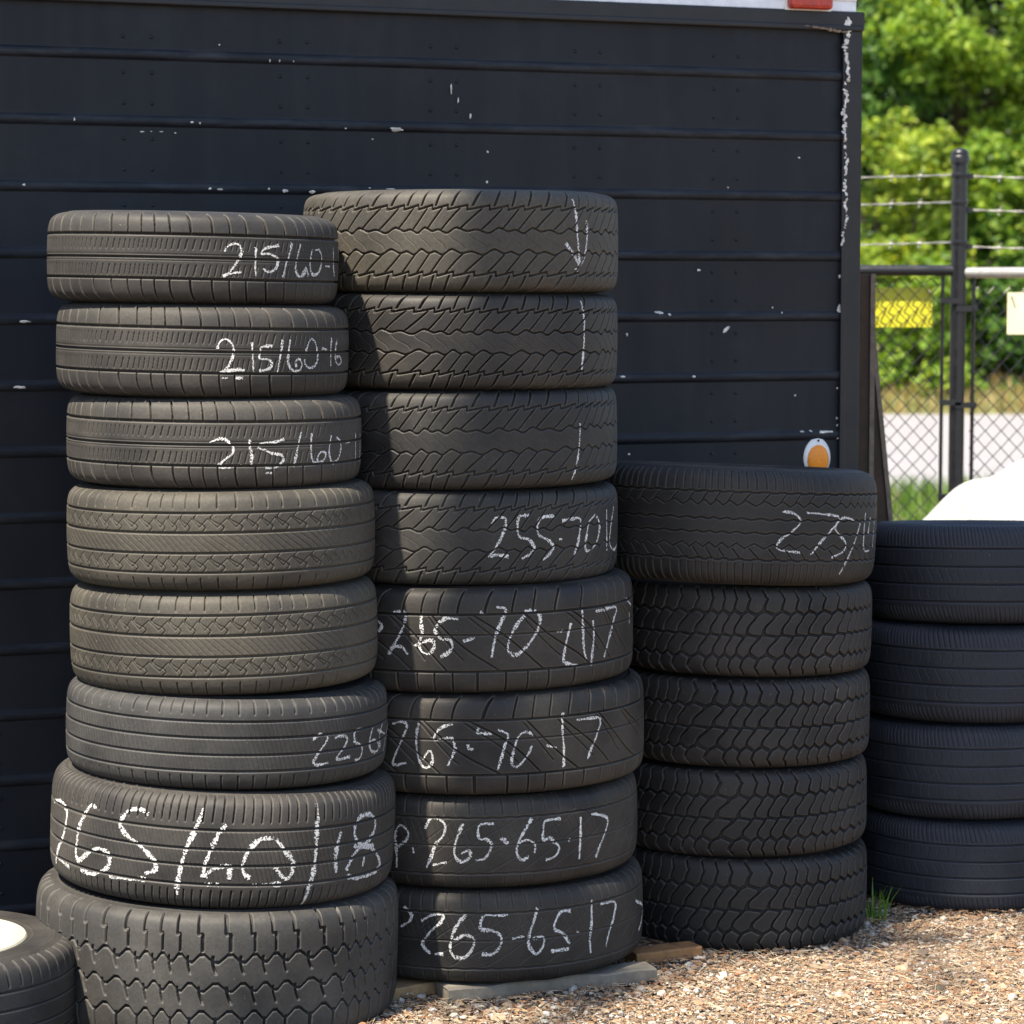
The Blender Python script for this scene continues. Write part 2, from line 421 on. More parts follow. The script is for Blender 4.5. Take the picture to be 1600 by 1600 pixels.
def flake(mb_, x, z, w, h, rot=0, y_off=.0026):
    k_ = max(7, int(10*max(w, h)/.02)); pts = []
    k_ = min(k_, 14)
    for k in range(k_):
        a = 2*math.pi*k/k_; r_ = random.uniform(.6, 1.15)
        px, pz = w/2*r_*math.cos(a), h/2*r_*math.sin(a)
        pts.append((px*math.cos(rot)-pz*math.sin(rot), px*math.sin(rot)+pz*math.cos(rot)))
    v = []
    cen = (x, rib_y(z)-y_off-.0012, z)
    outer = [(x+a, rib_y(z+b)-y_off+.0004, z+b) for a, b in pts]
    mid = [(x+a*.55, rib_y(z+b*.55)-y_off-.001, z+b*.55) for a, b in pts]
    f = [(k, (k+1)%k_, k_+(k+1)%k_, k_+k) for k in range(k_)] + [(k_+k, k_+(k+1)%k_, 2*k_) for k in range(k_)]
    mb_.add(outer+mid+[cen], f)
for x, z, w, h, rot in FLAKES:
    mb = MB(); flake(mb, x, z, w, h, R(rot)); mb.build("paint_chip", M_CHIP, trailer)
mb = MB()
for i in range(len(PEEL)-1):
    (x0, z0, w0), (x1, z1, w1) = PEEL[i], PEEL[i+1]
    kk = max(2, int(abs(z1-z0)/.0075))
    for j in range(kk):
        t = (j+.5)/kk
        if random.random() < .05: continue
        flake(mb, x0+(x1-x0)*t+random.uniform(-.003,.003), z0+(z1-z0)*t, (w0+(w1-w0)*t)*random.uniform(.45,1.5), .013*random.uniform(.5,1.5), random.uniform(-.8,.8), .0175)
mb.build("peeling_seam", M_CHIP, trailer)
mb = MB()
for i in range(len(RUSTS)-1):
    (x0, z0, w0), (x1, z1, w1) = RUSTS[i], RUSTS[i+1]
    for j in range(5):
        t = j/5
        if random.random() < .35: continue
        flake(mb, x0+(x1-x0)*t, z0+(z1-z0)*t, .012*random.uniform(.7,1.5), (w0+(w1-w0)*t)*random.uniform(.5,1.), random.uniform(-.2,.2), .0225)
mb.build("rusty_seam", M_RUST, trailer)

# ------------------------------------------------------------------ tyres
def smooth(x, a, b):
    t = np.clip((x-a)/(b-a), 0, 1); return t*t*(3-2*t)
def line(d, w, e=.0009): return 1 - smooth(np.abs(d), w/2-e, w/2+e)
def wrap(p): return p - np.round(p)
def saw(p): return p - np.floor(p)
def tri(p): return 2*np.abs(2*(p-np.floor(p+.5))) - 1       # -1..1
def band(T, a, b, e=.02): return smooth(T, a-e, a+e)*(1-smooth(T, b-e, b+e))
mx = lambda *a: np.maximum.reduce(np.broadcast_arrays(*a))

# each pattern: p = pitch phase, T = -1..1 across the tread, S = half tread arc (m), L = pitch length (m) -> groove depth 0..1
def tread_rib(p, T, S, L):                   # three wide grooves, slotted shoulders, fine slanted sipes
    g = mx(line((T-.44)*S, .0048), line((T-.0)*S, .0048), line((T+.40)*S, .0048))
    sh = line(wrap(p+.28*(np.abs(T)-.44)**2*np.sign(T)*4)*L, .0032)*np.maximum(band(T,.46,.93), band(T,-.93,-.42))
    f1 = line(wrap(p*3-(T*S/.02)*.30)*L/3, .0022)*np.maximum(band(T,.15,.34), band(T,-.35,-.14))*.34
    edge = line((T-.055)*S, .0016)*.25 + line((T+.055)*S, .0016)*.25
    return mx(g, sh, f1, edge)
def tread_zig(p, T, S, L):                   # four narrow grooves, z-sipes in the ribs
    g = mx(line((T-.52)*S, .0045), line((T-.17)*S, .0048), line((T+.19)*S, .0048), line((T+.54)*S, .0042))
    sh = line(wrap(p)*L, .0026)*np.maximum(band(T,.60,.95), band(T,-.95,-.64))
    r1 = line(wrap(p+.35*np.sin((T-.345)*18))*L, .0024)*band(T,.2,.5)*.6
    r1b = line(((T-.345)*S-.010*tri(p)), .002)*band(T,.2,.5)*.45
    r2 = line(wrap(p+.35*np.sin((T+.365)*18))*L, .0024)*band(T,-.52,-.22)*.6
    r2b = line(((T+.365)*S-.010*tri(p)), .002)*band(T,-.52,-.22)*.45
    c = line(wrap(p*2+T*S/.016)*L/2, .002)*band(T,-.17,.14)*.25
    return mx(g, sh, r1, r1b, r2, r2b, c)
def tread_four(p, T, S, L):                  # four straight grooves, worn ribs
    g = mx(*[line((T-a)*S, .0040) for a in (.47,.16,-.16,-.47)])
    sh = line(wrap(p)*L, .003)*np.maximum(band(T,.6,.97), band(T,-.97,-.56))*.85
    f = line(wrap(p*3+T*3)*L/3, .0018)*band(T,-.45,.45)*.22
    return mx(g, sh, f)
def tread_fine(p, T, S, L):                  # four grooves, dense shoulder sipes
    g = mx(*[line((T-a)*S, .0046) for a in (.38,.08,-.18,-.48)])
    sh = line(wrap(p+.12*np.sin(T*5))*L, .0032)*np.maximum(band(T,.50,.98), band(T,-.98,-.58))
    f = line(wrap(p*2+T*4)*L/2, .0018)*band(T,-.45,.35)*.25
    return mx(g, sh, f)
def tread_hex(p, T, S, L):                   # all-terrain hexagon blocks
    zz1 = line((T-.33)*S-.0085*np.clip(tri(p)*1.6,-1,1), .0062)
    zz2 = line((T+.06)*S+.0085*np.clip(tri(p)*1.6,-1,1), .0054)
    zz3 = line((T+.44)*S-.0085*np.clip(tri(p)*1.6,-1,1), .0054)
    step = np.where(T > .66, .16, 0)
    s1 = line(wrap(p+.5+step)*L, .0062)*band(T,.42,.98)
    j1 = line((T-.66)*S, .005)*(np.abs(wrap(p+.58)) < .12)
    h1 = line(wrap(p+.12*np.sin((T-.13)*9))*L, .0052)*band(T,.13,.36)*.95
    h2 = line(wrap(p+.5+.12*np.sin((T+.25)*9))*L, .0052)*band(T,-.28,-.06)*.95
    s2 = line(wrap(p+.0)*L, .0056)*band(T,-.98,-.5)
    return mx(zz1, zz2, zz3, s1, j1, h1, h2, s2)
def tread_slant(p, T, S, L):                 # all-terrain slanted blocks about a sinuous centre rib
    st = saw(p)
    up = line((T-.57)*S-.010*(saw(p+.2)-.5)*1.0, .0036)
    dn = line((T+.56)*S+.010*(saw(-p+.1)-.5)*1.0, .0036)
    j1 = line(wrap(p+.2)*L, .003)*band((T-.57)*S,-.0068,.0068,.001)
    j2 = line(wrap(-p+.1)*L, .003)*band((T+.56)*S,-.0068,.0068,.001)
    a = line(wrap(p-.0-(T-.57)*S/L*.42)*L, .0048)*band(T,.60,.99)
    b = line(wrap(p+.5-(T-.57)*S/L*.95)*L, .0040)*band(T,.20,.55)
    c = line(wrap(p+.1-(T+.56)*S/L*.42)*L, .0048)*band(T,-.99,-.59)
    d = line(wrap(p+.4-(T+.56)*S/L*.95)*L, .0040)*band(T,-.54,-.21)
    cs = line(wrap(p-.25+T*S/L*.9+.12*np.sin(T*20))*L, .0024)*band(T,-.15,.14)*.14
    s1 = line((T-.18)*S-.0036*np.sin(2*np.pi*p)-.003*np.sin(np.pi*p), .0032)
    s2 = line((T+.19)*S-.0036*np.sin(2*np.pi*p+1.6)-.003*np.sin(np.pi*p+1), .0032)
    return mx(up, dn, j1, j2, a, b, c, d, s1, s2, cs)
def tread_lug(p, T, S, L):                   # highway tyre: hooked shoulder lugs, diagonal inner slits
    g = mx(line((T-.46)*S, .0048), line((T+.50)*S, .0046), line((T-.12)*S, .0026)*.7)
    a = line(wrap(p-.55*np.clip(T-.46,0,1)**1.6*2.2)*L, .0042)*band(T,.48,.93)
    c = line(wrap(p+.25)*L, .004)*band(T,-.95,-.52)
    d = line(wrap(p*.5+(T)*S/L*.62)*L*1.3, .003)*band(T,-.48,.44)*.75
    e = line(wrap(p*.5+.5+(T-.2)*S/L*.5)*L*1.3, .0024)*band(T,-.3,.42)*.5
    return mx(g, a, c, d, e)
def tread_worn(p, T, S, L):                  # worn highway tyre
    g = mx(line((T-.50)*S-.0006*np.sin(p*6.283), .0040)*.9, line((T+.56)*S-.0008*tri(p), .0036)*.8, line((T+.02)*S, .0028)*.6)
    a = line(wrap(p+.2*T)*L, .0034)*band(T,.56,.99)*.5
    c = line(wrap(p)*L, .003)*band(T,-.98,-.62)*.35
    d = line(wrap(p*.5-T*S/L*.8)*L*1.2, .0022)*band(T,-.5,.46)*.35
    e = line(wrap(p*2+T*3)*L/2, .0022)*band(T,.06,.46)*.25
    return mx(g, a, c, d, e)
def tread_wave(p, T, S, L):                  # chevron zigzags between two shoulder grooves
    g = mx(line((T-.56)*S-.0012*np.sign(tri(p)), .0046), line((T+.52)*S-.0012*np.sign(tri(p+.3)), .0042))
    v1 = line((T-.38)*S-.0062*tri(p*1.), .003)*.85
    v1b = line(wrap(p-.25-(T-.38)*S/L*.8)*L, .003)*band(T,.40,.56)*.9
    w1 = line((T-.13)*S-.0024*tri(p+.2), .0036)
    w2 = line((T+.09)*S-.0024*tri(p+.5), .0036)
    v2 = line((T+.30)*S+.0062*tri(p), .003)*.85
    v2b = line(wrap(p+.25+(T+.34)*S/L*.8)*L, .003)*band(T,-.52,-.34)*.9
    sh = line(wrap(p*2+.1*np.sin(T*7))*L/2, .003)*np.maximum(band(T,.60,.98), band(T,-.98,-.58))*.6
    return mx(g, v1, v1b, w1, w2, v2, v2b, sh)
def tread_cell(p, T, S, L):                  # all-terrain interlocking cells
    lean = np.clip(T, -.5, .5)*S/L*.26
    q = p - lean + .10*(smooth(T, .66, .70)) - .10*(smooth(-T, .68, .72)) + .09*np.sin(T*16)
    rows = [(.76, .05), (.18, .5), (-.28, .0), (-.78, .45)]
    d1 = np.full(np.broadcast(p, T).shape, 9.); d2 = d1.copy()
    for t0, ph in rows:
        sy = .50 if abs(t0) > .5 else .92
        dx = wrap(q-ph); dy = (T-t0)*S/L*sy
        for k in (-1, 0, 1):
            d = np.sqrt((dx+k)**2 + dy**2 - .42*(dx+k)*dy*(abs(t0) < .5))
            m = d < d1
            d2 = np.where(m, d1, np.minimum(d2, d)); d1 = np.where(m, d, d1)
    g = 1 - smooth((d2-d1)*L, .0034, .0068)
    return g*(1-smooth(np.abs(T), .93, .985))
def tread_plain(p, T, S, L):                 # four clean grooves, faint shoulder sipes
    g = mx(*[line((T-a)*S, .0046) for a in (.48,.15,-.18,-.50)])
    sh = line(wrap(p*2+T*2)*L/2, .0024)*np.maximum(band(T,.54,.97), band(T,-.97,-.6))*.5
    f = line(wrap(p*1.0+.25*np.sin(T*14))*L, .002)*band(T,-.48,.46)*.22
    return mx(g, sh, f)
def tread_wheel(p, T, S, L):
    g = mx(*[line((T-a)*S, .0042) for a in (.40,.08,-.25,-.5)])
    sh = line(wrap(p+.3*T)*L, .0036)*np.maximum(band(T,.48,1.0), band(T,-1.0,-.58))*.9
    return mx(g, sh)

# type -> outer radius, width, pitches, tread half-width share q of the profile, groove depth, bead radius, pattern
TYPES = {
 'A': (0.3334, 0.2025, 52, 0, 0.009, tread_rib, 32),
 'B': (0.3523, 0.2269, 62, 0, 0.006, tread_zig, 28),
 'C': (0.3682, 0.2063, 72, 0, 0.006, tread_four, 24),
 'D': (0.3959, 0.2578, 120, 0, 0.0065, tread_fine, 16),
 'E': (0.4196, 0.3013, 52, 1, 0.012, tread_hex, 36),
 'F': (0.3830, 0.2309, 56, 1, 0.0105, tread_slant, 34),
 'M': (0.3851, 0.2269, 56, 1, 0.0062, tread_slant, 34),
 'G': (0.4061, 0.2436, 46, 1, 0.009, tread_lug, 38),
 'H': (0.3942, 0.2239, 70, 0, 0.005, tread_worn, 26),
 'I': (0.3773, 0.2874, 58, 0, 0.006, tread_wave, 30),
 'J': (0.3333, 0.2287, 54, 1, 0.0105, tread_cell, 30),
 'K': (0.3065, 0.2551, 80, 0, 0.006, tread_plain, 18),
 'L': (0.3300, 0.2250, 60, 0, 0.006, tread_wheel, 22),
}
RUB = {
 'A': rubber("rubber_dusty_grey", .27, (.155,.141,.118)), 'B': rubber("rubber_tan_dust", .36, (.150,.134,.102)),
 'C': rubber("rubber_grey", .24, (.15,.145,.135)), 'D': rubber("rubber_dark_grey", .22, (.15,.135,.115)),
 'E': rubber("rubber_weathered", .27, (.14,.131,.116)), 'F': rubber("rubber_terrain", .14, (.16,.14,.11)), 'M': rubber("rubber_terrain_worn", .11, (.14,.13,.11)),
 'G': rubber("rubber_black", .09), 'H': rubber("rubber_black_worn", .07),
 'I': rubber("rubber_black_chevron", .10), 'J': rubber("rubber_black_cells", .13, (.15,.13,.11)),
 'K': rubber("rubber_blue_black", .07, (.095,.10,.12), (.0095,.0115,.0175)), 'L': rubber("rubber_wheel", .22, (.17,.155,.135))}

PROF = [(0,0.), (.40,.0008), (.64,.0026), (.80,.0072), (.89,.0150), (.950,.0265), (.986,.043), (1.,.062), (.990,.090), (.955,.120)]
PROF_SQ = [(0,0.), (.42,.0006), (.68,.0020), (.83,.0062), (.91,.0132), (.960,.0250), (.989,.042), (1.,.062), (.990,.092), (.955,.126)]
def catmull(pts, step):
    P = [np.array(p, float) for p in pts]
    P = [2*P[0]-P[1]] + P + [2*P[-1]-P[-2]]
    out = []
    for i in range(1, len(P)-2):
        m = max(2, int(np.linalg.norm(P[i+1]-P[i])/step))
        for t in np.linspace(0, 1, m, endpoint=False):
            out.append(.5*((2*P[i])+(-P[i-1]+P[i+1])*t+(2*P[i-1]-5*P[i]+4*P[i+1]-P[i+2])*t*t+(-P[i-1]+3*P[i]-3*P[i+1]+P[i+2])*t**3))
    out.append(P[-2]); return np.array(out)

class Tyre: pass
def tyre_type(k):
    Ro, w, npitch, square, depth, fn, samp = TYPES[k]
    t = Tyre(); t.key = k; t.R, t.w, t.P, t.fn, t.depth = Ro, w, npitch, fn, depth
    pr = PROF_SQ if square else PROF
    half = [(Ro-d, q*w/2) for q, d in pr]                     # upper half, from crown to bead
    fine = catmull(half, .0005)
    arc = np.concatenate([[0], np.cumsum(np.linalg.norm(np.diff(fine, axis=0), axis=1))])
    # the tread ends where the drop reaches ~40 mm
    ie = int(np.argmax(Ro-fine[:,0] > .034)); t.S = arc[ie]
    t.tab = (arc[:ie+1], fine[:ie+1,0], fine[:ie+1,1])
    t.L = 2*math.pi*Ro/npitch
    N = npitch*samp
    t.th = np.arange(N)*2*math.pi/N
    m = int(2*t.S/.0017)
    s = np.linspace(-t.S, t.S, m)
    def prof_at(s):
        r_ = np.interp(np.abs(s), t.tab[0], t.tab[1]); z = np.interp(np.abs(s), t.tab[0], t.tab[2])*np.sign(s)
        e = 4e-4
        r2 = np.interp(np.clip(np.abs(s)+e, 0, t.S), t.tab[0], t.tab[1]); z2 = np.interp(np.clip(np.abs(s)+e,0,t.S), t.tab[0], t.tab[2])
        r1 = np.interp(np.clip(np.abs(s)-e, 0, t.S), t.tab[0], t.tab[1]); z1 = np.interp(np.clip(np.abs(s)-e,0,t.S), t.tab[0], t.tab[2])
        tr, tz = r2-r1, z2-z1; ln = np.hypot(tr, tz)+1e-12
        return r_, z, tz/ln, -tr/ln*np.sign(s)                # radius, height, normal (radial, vertical)
    t.prof_at = prof_at
    def phase(th):
        return npitch*th/(2*math.pi) + .22*np.sin(5*th+1) + .16*np.sin(11*th+2.2)
    t.phase = phase
    def hgt(th, s): return fn(phase(th), s/t.S, t.S, t.L)
    t.hgt = hgt
    TH, SS = np.meshgrid(t.th, s)
    D = hgt(TH, SS)*depth
    D[0] = 0; D[-1] = 0
    D += .0006*np.sin(TH*3+SS*40)*0
    r_, z, nr, nz = prof_at(SS)
    rr = (r_ - D*nr)*(1+.004*np.sin(2*TH+ord(k))+.002*np.sin(3*TH+1.3*ord(k))); zz = z - D*nz
    V = np.stack([rr*np.sin(TH), -rr*np.cos(TH), zz + w/2], -1).reshape(-1, 3)
    I = np.arange(len(V)).reshape(len(s), N); J = np.roll(I, -1, 1)
    F = np.stack([I[:-1], J[:-1], J[1:], I[1:]], -1).reshape(-1, 4)
    t.tread = np_mesh("tread", V, F, RUB[k])
    # sidewall: from the tread edge over the bulge to the bead, then the inner liner back to the middle
    sw = fine[ie:]
    sw = sw[::6] if len(sw) > 12 else sw
    rb = sw[-1][0]
    rid = np.zeros(len(sw)); 
    d = Ro - sw[:,0]
    rid += .0016*np.exp(-((d-.050)/.0022)**2) + .0014*np.exp(-((d-.057)/.0018)**2) + .0018*np.exp(-((d-.098)/.003)**2)
    sw = sw + np.stack([0*rid, rid], -1)
    zb = sw[-1][1]
    lin = [(rb-.006, zb-.006), (rb-.006, zb-.018), (rb+.012, zb-.016), (Ro-.085, w/2*.86), (Ro-.045, w/2*.72), (Ro-.024, w/2*.4), (Ro-.019, 0)]
    pr_ = np.concatenate([sw, np.array(lin)])
    NS = 240
    th = np.arange(NS)*2*math.pi/NS
    oo = 1+.004*np.sin(2*th+ord(k))+.002*np.sin(3*th+1.3*ord(k))
    V = np.stack([pr_[:,0][:,None]*np.sin(th)*oo, -pr_[:,0][:,None]*np.cos(th)*oo, np.broadcast_to(pr_[:,1][:,None], (len(pr_), NS))], -1).reshape(-1, 3)
    I = np.arange(len(V)).reshape(len(pr_), NS); J = np.roll(I, -1, 1)
    F = np.stack([I[:-1], J[:-1], J[1:], I[1:]], -1).reshape(-1, 4)
    t.side = np_mesh("sidewall", V, F, RUB[k])
    return t

CHALK = {
 '1.1': (0.0063, [[(18.4,116),(18.8,125),(20.4,131),(22.8,134),(24.7,126),(24.9,116),(24.1,104),(22.5,88),(20.9,76),(19.5,67),(18.1,63)],[(17.9,62),(19.5,67),(22.2,70),(25.0,73)],[(30.7,127),(30.7,105),(30.5,89),(30.8,65)],[(41.0,133),(37.7,130),(34.4,124),(33.1,113),(35.8,114),(40.1,106),(40.4,93),(39.2,80),(36.4,74),(33.9,81)],[(47.4,140),(45.7,109),(44.2,89),(43.2,63)],[(52.0,137),(50.3,108),(49.4,89),(50.2,72),(52.3,65),(54.7,74),(55.2,88)],[(53.1,71),(55.3,85),(57.0,67)],[(59.1,127),(58.3,109),(57.9,90),(59.0,74),(61.1,70),(64.2,77),(65.8,93),(66.1,114),(64.0,126),(60.9,126)],[(69.5,91),(73.8,90)],[(78.1,132),(78.3,111),(78.5,94),(80.4,68)],[(89.1,134),(93.6,69)]]),
 '1.2': (0.0060, [[(11.8,108),(12.1,118),(13.7,128),(15.3,128),(17.1,120),(17.9,103),(17.3,88),(16.0,72),(14.2,58)],[(12.7,56),(15.0,60),(17.4,61),(19.8,63),(22.2,63)],[(13.1,59),(15.6,63),(18.2,64),(20.8,65)],[(13.5,45),(15.8,46)],[(18.4,45),(21.7,46)],[(24.8,123),(25.2,102),(25.3,88),(25.7,59)],[(33.1,115),(30.5,115),(28.4,112),(28.2,102),(27.9,88),(31.0,87),(33.0,79),(32.4,68),(30.6,64),(27.8,62)],[(37.7,129),(37.0,102),(36.4,86),(35.6,58)],[(41.0,129),(40.4,102),(40.2,82),(41.5,66),(43.7,61),(46.3,65),(46.8,79),(45.2,88),(43.8,82),(44.2,70)],[(48.8,104),(50.3,122),(52.0,131),(54.2,122),(55.2,104),(55.6,86),(53.7,72),(50.8,68),(48.5,77),(48.2,88)],[(58.1,110),(61.7,107)],[(65.2,133),(64.5,106),(64.7,71)],[(69.7,128),(68.4,106),(68.6,85),(71.2,73),(74.5,79),(72.7,91),(69.5,90)]]),
 '1.3': (0.0063, [[(4.2,106),(6.0,112),(8.8,115),(11.0,109),(12.8,95),(12.4,81),(10.4,73),(8.0,60),(6.8,54),(8.8,52),(13.3,55),(15.9,57)],[(19.2,113),(19.2,95),(19.9,82),(19.7,55)],[(32.9,113),(28.9,107),(24.1,105),(23.0,103),(22.4,94),(24.5,91),(28.0,82),(31.6,78),(32.7,67),(30.9,56),(28.9,50),(25.4,50)],[(25.2,39),(28.0,39)],[(40.4,127),(38.9,96),(38.4,82),(37.0,51)],[(45.4,124),(45.1,95),(45.4,71),(46.8,59),(48.8,58),(51.8,62),(53.1,77),(50.6,82),(48.5,70),(48.8,58)],[(56.3,117),(55.3,98),(55.0,79),(56.0,61),(58.1,55),(61.1,65),(62.6,84),(62.2,103),(59.5,111)],[(66.5,99),(70.6,99)],[(76.6,117),(76.8,55)],[(84.2,114),(84.6,48)]]),
 '1.6': (0.0067, [[(36.2,113),(39.0,123),(42.1,121),(42.1,108),(39.2,85),(36.8,64),(38.1,56),(43.3,58)],[(45.8,112),(49.1,115),(51.7,108),(50.8,91),(46.9,64),(53.6,64)],[(60.3,124),(56.1,119),(55.8,98),(59.3,87),(60.7,74),(59.5,57),(56.5,53)],[(68.5,122),(66.2,101),(65.6,81),(68.1,63),(72.8,61),(73.7,76),(69.7,89),(65.5,86)],[(78.1,120),(74.6,98),(75.7,65)],[(72.3,109),(81.9,91)],[(92.4,113),(84.2,84),(80.8,50)]]),
 '1.7': (0.0112, [[(-70.6,180),(-62.7,191),(-57.4,177),(-57.1,152),(-59.4,113),(-64.1,76),(-66.8,41)],[(-65.7,63),(-54.3,51)],[(-40.1,202),(-42.9,204),(-46.3,175),(-48.6,147),(-49.6,111),(-50.1,85),(-48.0,75),(-44.4,92),(-38.9,113),(-34.3,108),(-33.3,90),(-35.1,70),(-41.2,53),(-47.2,56)],[(-19.3,204),(-21.8,215),(-25.9,211),(-28.8,191),(-29.2,171),(-26.0,151),(-22.1,137),(-18.0,116),(-16.0,100),(-16.3,85),(-19.8,75)],[(-33.5,57),(-26.7,59),(-19.3,63)],[(-0.9,229),(-3.5,181),(-5.5,150),(-7.4,105),(-8.6,60),(-8.9,35)],[(6.4,196),(3.7,171),(1.8,138),(0.1,108),(-0.4,78)],[(0.3,78),(2.0,94),(7.6,105),(7.8,75)],[(21.7,166),(17.3,164),(14.2,144),(12.2,115),(12.3,90),(14.5,77)],[(22.5,163),(25.7,137),(28.5,109),(27.9,82),(25.6,75),(22.4,103)],[(-0.3,62),(4.6,63)],[(15.0,62),(24.6,63)],[(36.7,235),(36.6,187),(36.5,137),(36.0,87),(34.9,58),(33.2,11)],[(46.3,168),(44.7,132),(44.4,107),(45.1,76)],[(53.1,180),(56.4,195),(60.3,195),(64.1,180),(63.9,154),(59.6,133),(54.2,118),(51.6,101),(49.6,77)],[(52.9,176),(52.7,155),(55.8,132),(62.6,115),(67.7,88),(69.0,66),(63.4,55),(56.6,55),(49.7,64)],[(58.6,104),(57.6,79)],[(52.4,130),(64.1,121)]]),
 '2.1': (0.0082, [[(44.5,211),(45.6,181),(46.3,131),(47.1,90),(47.5,62)],[(40.5,112),(44.3,88),(47.1,62)],[(51.5,164),(51.5,121),(50.2,85),(47.5,62)],[(45.2,56),(46.8,49)]]),
 '2.2': (0.0075, [[(49.5,214),(50.3,163),(50.2,109),(49.3,49)]]),
 '2.3': (0.0060, [[(47.9,146),(47.6,105),(46.4,59),(44.3,18)]]),
 '2.4': (0.0075, [[(12.1,152),(13.9,166),(17.1,161),(16.4,132),(14.0,99),(11.5,74),(14.0,78),(18.3,73)],[(25.7,169),(21.9,165),(21.9,122),(25.8,112),(27.7,92),(25.8,76),(23.1,67)],[(35.9,166),(30.1,160),(29.3,125),(33.8,107),(35.6,90),(33.9,74),(31.4,62)],[(38.2,108),(39.5,109)],[(39.5,153),(43.8,155),(48.5,152),(47.5,104),(45.4,69)],[(57.6,160),(53.7,145),(52.0,112),(51.4,81),(53.9,75),(58.5,94),(60.6,132),(58.3,157)],[(66.5,168),(66.8,68)],[(75.0,171),(71.0,127),(70.0,83),(75.5,65),(82.5,75)]]),
 '2.5': (0.0082, [[(-29.9,167),(-28.3,156),(-29.7,142)],[(-23.9,186),(-20.8,191),(-19.6,182),(-20.6,155),(-22.7,127),(-25.9,91)],[(-25.9,91),(-24.6,107),(-21.3,110),(-18.9,93)],[(-14.1,188),(-14.4,171),(-14.2,141),(-15.1,117),(-13.9,98),(-11.7,97),(-10.2,110),(-10.5,126),(-12.7,125),(-16.8,113)],[(-2.1,176),(-6.5,176),(-9.0,160),(-9.6,145),(-7.7,130),(-4.9,128),(-4.1,114),(-5.5,99),(-8.0,89)],[(-0.5,124),(3.1,133)],[(4.9,189),(6.5,190)],[(10.4,201),(13.5,195),(12.1,170),(10.6,147),(9.5,121),(8.6,86)],[(19.9,189),(23.1,190),(25.3,177),(24.9,151),(22.1,121),(19.2,101),(16.5,90),(14.0,104),(14.9,131),(16.9,157),(19.8,179)],[(31.6,138),(33.9,137)],[(37.4,154),(35.6,118),(34.2,76),(35.5,62),(41.3,53)],[(42.3,186),(42.6,137),(42.9,94),(44.1,66)],[(47.5,154),(47.7,114),(46.5,49)],[(48.9,174),(61.4,175),(59.5,145),(56.6,108),(53.4,63)],[(70.6,188),(78.1,167)],[(75.0,153),(74.9,125)]]),
 '2.6': (0.0067, [[(-28.4,171),(-25.4,177),(-23.2,174),(-23.6,154),(-25.9,120),(-28.2,85),(-27.9,73),(-23.4,80)],[(-18.9,177),(-19.7,141),(-19.4,103),(-18.0,77),(-16.3,71),(-14.5,81),(-14.2,100),(-15.2,112),(-17.6,90)],[(-7.3,177),(-11.3,167),(-13.4,148),(-13.3,137),(-8.0,144),(-6.7,125),(-6.8,111),(-9.1,77)],[(-2.4,128),(-2.1,117),(-0.5,118)],[(1.2,168),(0.9,155),(5.5,154)],[(7.5,162),(10.8,149),(9.7,124),(8.4,91),(7.3,67)],[(19.3,146),(17.2,154),(14.5,146),(13.1,123),(12.0,89),(12.4,75),(14.0,72),(17.2,97),(18.9,120)],[(23.9,119),(27.6,111)],[(30.2,193),(29.9,153),(30.4,109),(30.3,63)],[(35.5,172),(39.8,172),(45.9,167),(44.4,132),(41.5,96),(40.1,75)]]),
 '2.7': (0.0075, [[(-28.3,50),(-28.2,82),(-28.5,130),(-26.8,151),(-23.9,140),(-24.2,120),(-27.5,100)],[(-22.0,101),(-21.7,88)],[(-17.6,147),(-15.5,172),(-12.5,172),(-10.5,157),(-11.1,133),(-13.8,112),(-15.3,84),(-17.2,54)],[(-15.0,62),(-12.7,66),(-10.0,70)],[(-4.4,162),(-6.5,126),(-7.4,98),(-6.5,78),(-4.5,72),(-2.2,82),(-2.2,98),(-5.1,92)],[(6.2,161),(1.3,158),(1.0,128),(3.6,124),(5.3,110),(4.1,90),(2.4,78),(-0.2,76)],[(8.2,123),(9.9,126),(9.6,115),(11.1,116)],[(19.5,170),(16.4,138),(14.3,111),(14.0,87),(15.8,73),(18.2,79)],[(14.6,113),(17.6,119),(20.3,108),(20.3,86)],[(30.3,162),(24.4,160),(23.5,138),(23.5,116),(26.0,119),(27.6,108),(29.6,94),(27.9,74),(24.4,68)],[(33.2,108),(34.2,109)],[(38.7,159),(38.5,119),(38.0,59)],[(43.6,161),(46.6,158),(52.2,142),(51.2,115),(48.3,85),(45.7,56)]]),
 '2.8': (0.0082, [[(-27.5,181),(-24.6,167),(-25.0,151),(-28.6,133)],[(-20.8,152),(-16.2,170),(-13.2,169),(-13.6,153),(-16.9,132),(-20.3,102),(-19.7,90),(-17.6,76)],[(-16.1,76),(-13.1,77)],[(-5.1,172),(-8.6,142),(-10.4,106),(-10.4,82),(-8.1,69),(-5.2,73),(-2.9,95),(-2.6,115),(-5.7,123),(-9.2,110)],[(9.0,169),(4.6,170),(1.2,170),(-0.2,153),(0.0,137),(3.5,134),(6.3,122),(6.6,102),(4.0,79),(-0.0,79)],[(10.4,113),(14.5,117)],[(19.4,182),(18.1,153),(16.3,118),(16.2,95),(18.6,73),(21.1,88),(21.4,111),(17.5,110)],[(32.2,165),(28.2,166),(25.9,144),(25.6,127),(28.8,114),(31.5,88)],[(24.2,76),(31.1,76)],[(34.5,116),(35.0,108)],[(41.3,182),(41.0,134),(40.2,87),(40.6,56)],[(45.6,168),(53.6,162),(52.0,121),(49.6,92),(48.2,62)],[(69.8,144),(81.5,112),(78.9,82),(74.1,65)]]),
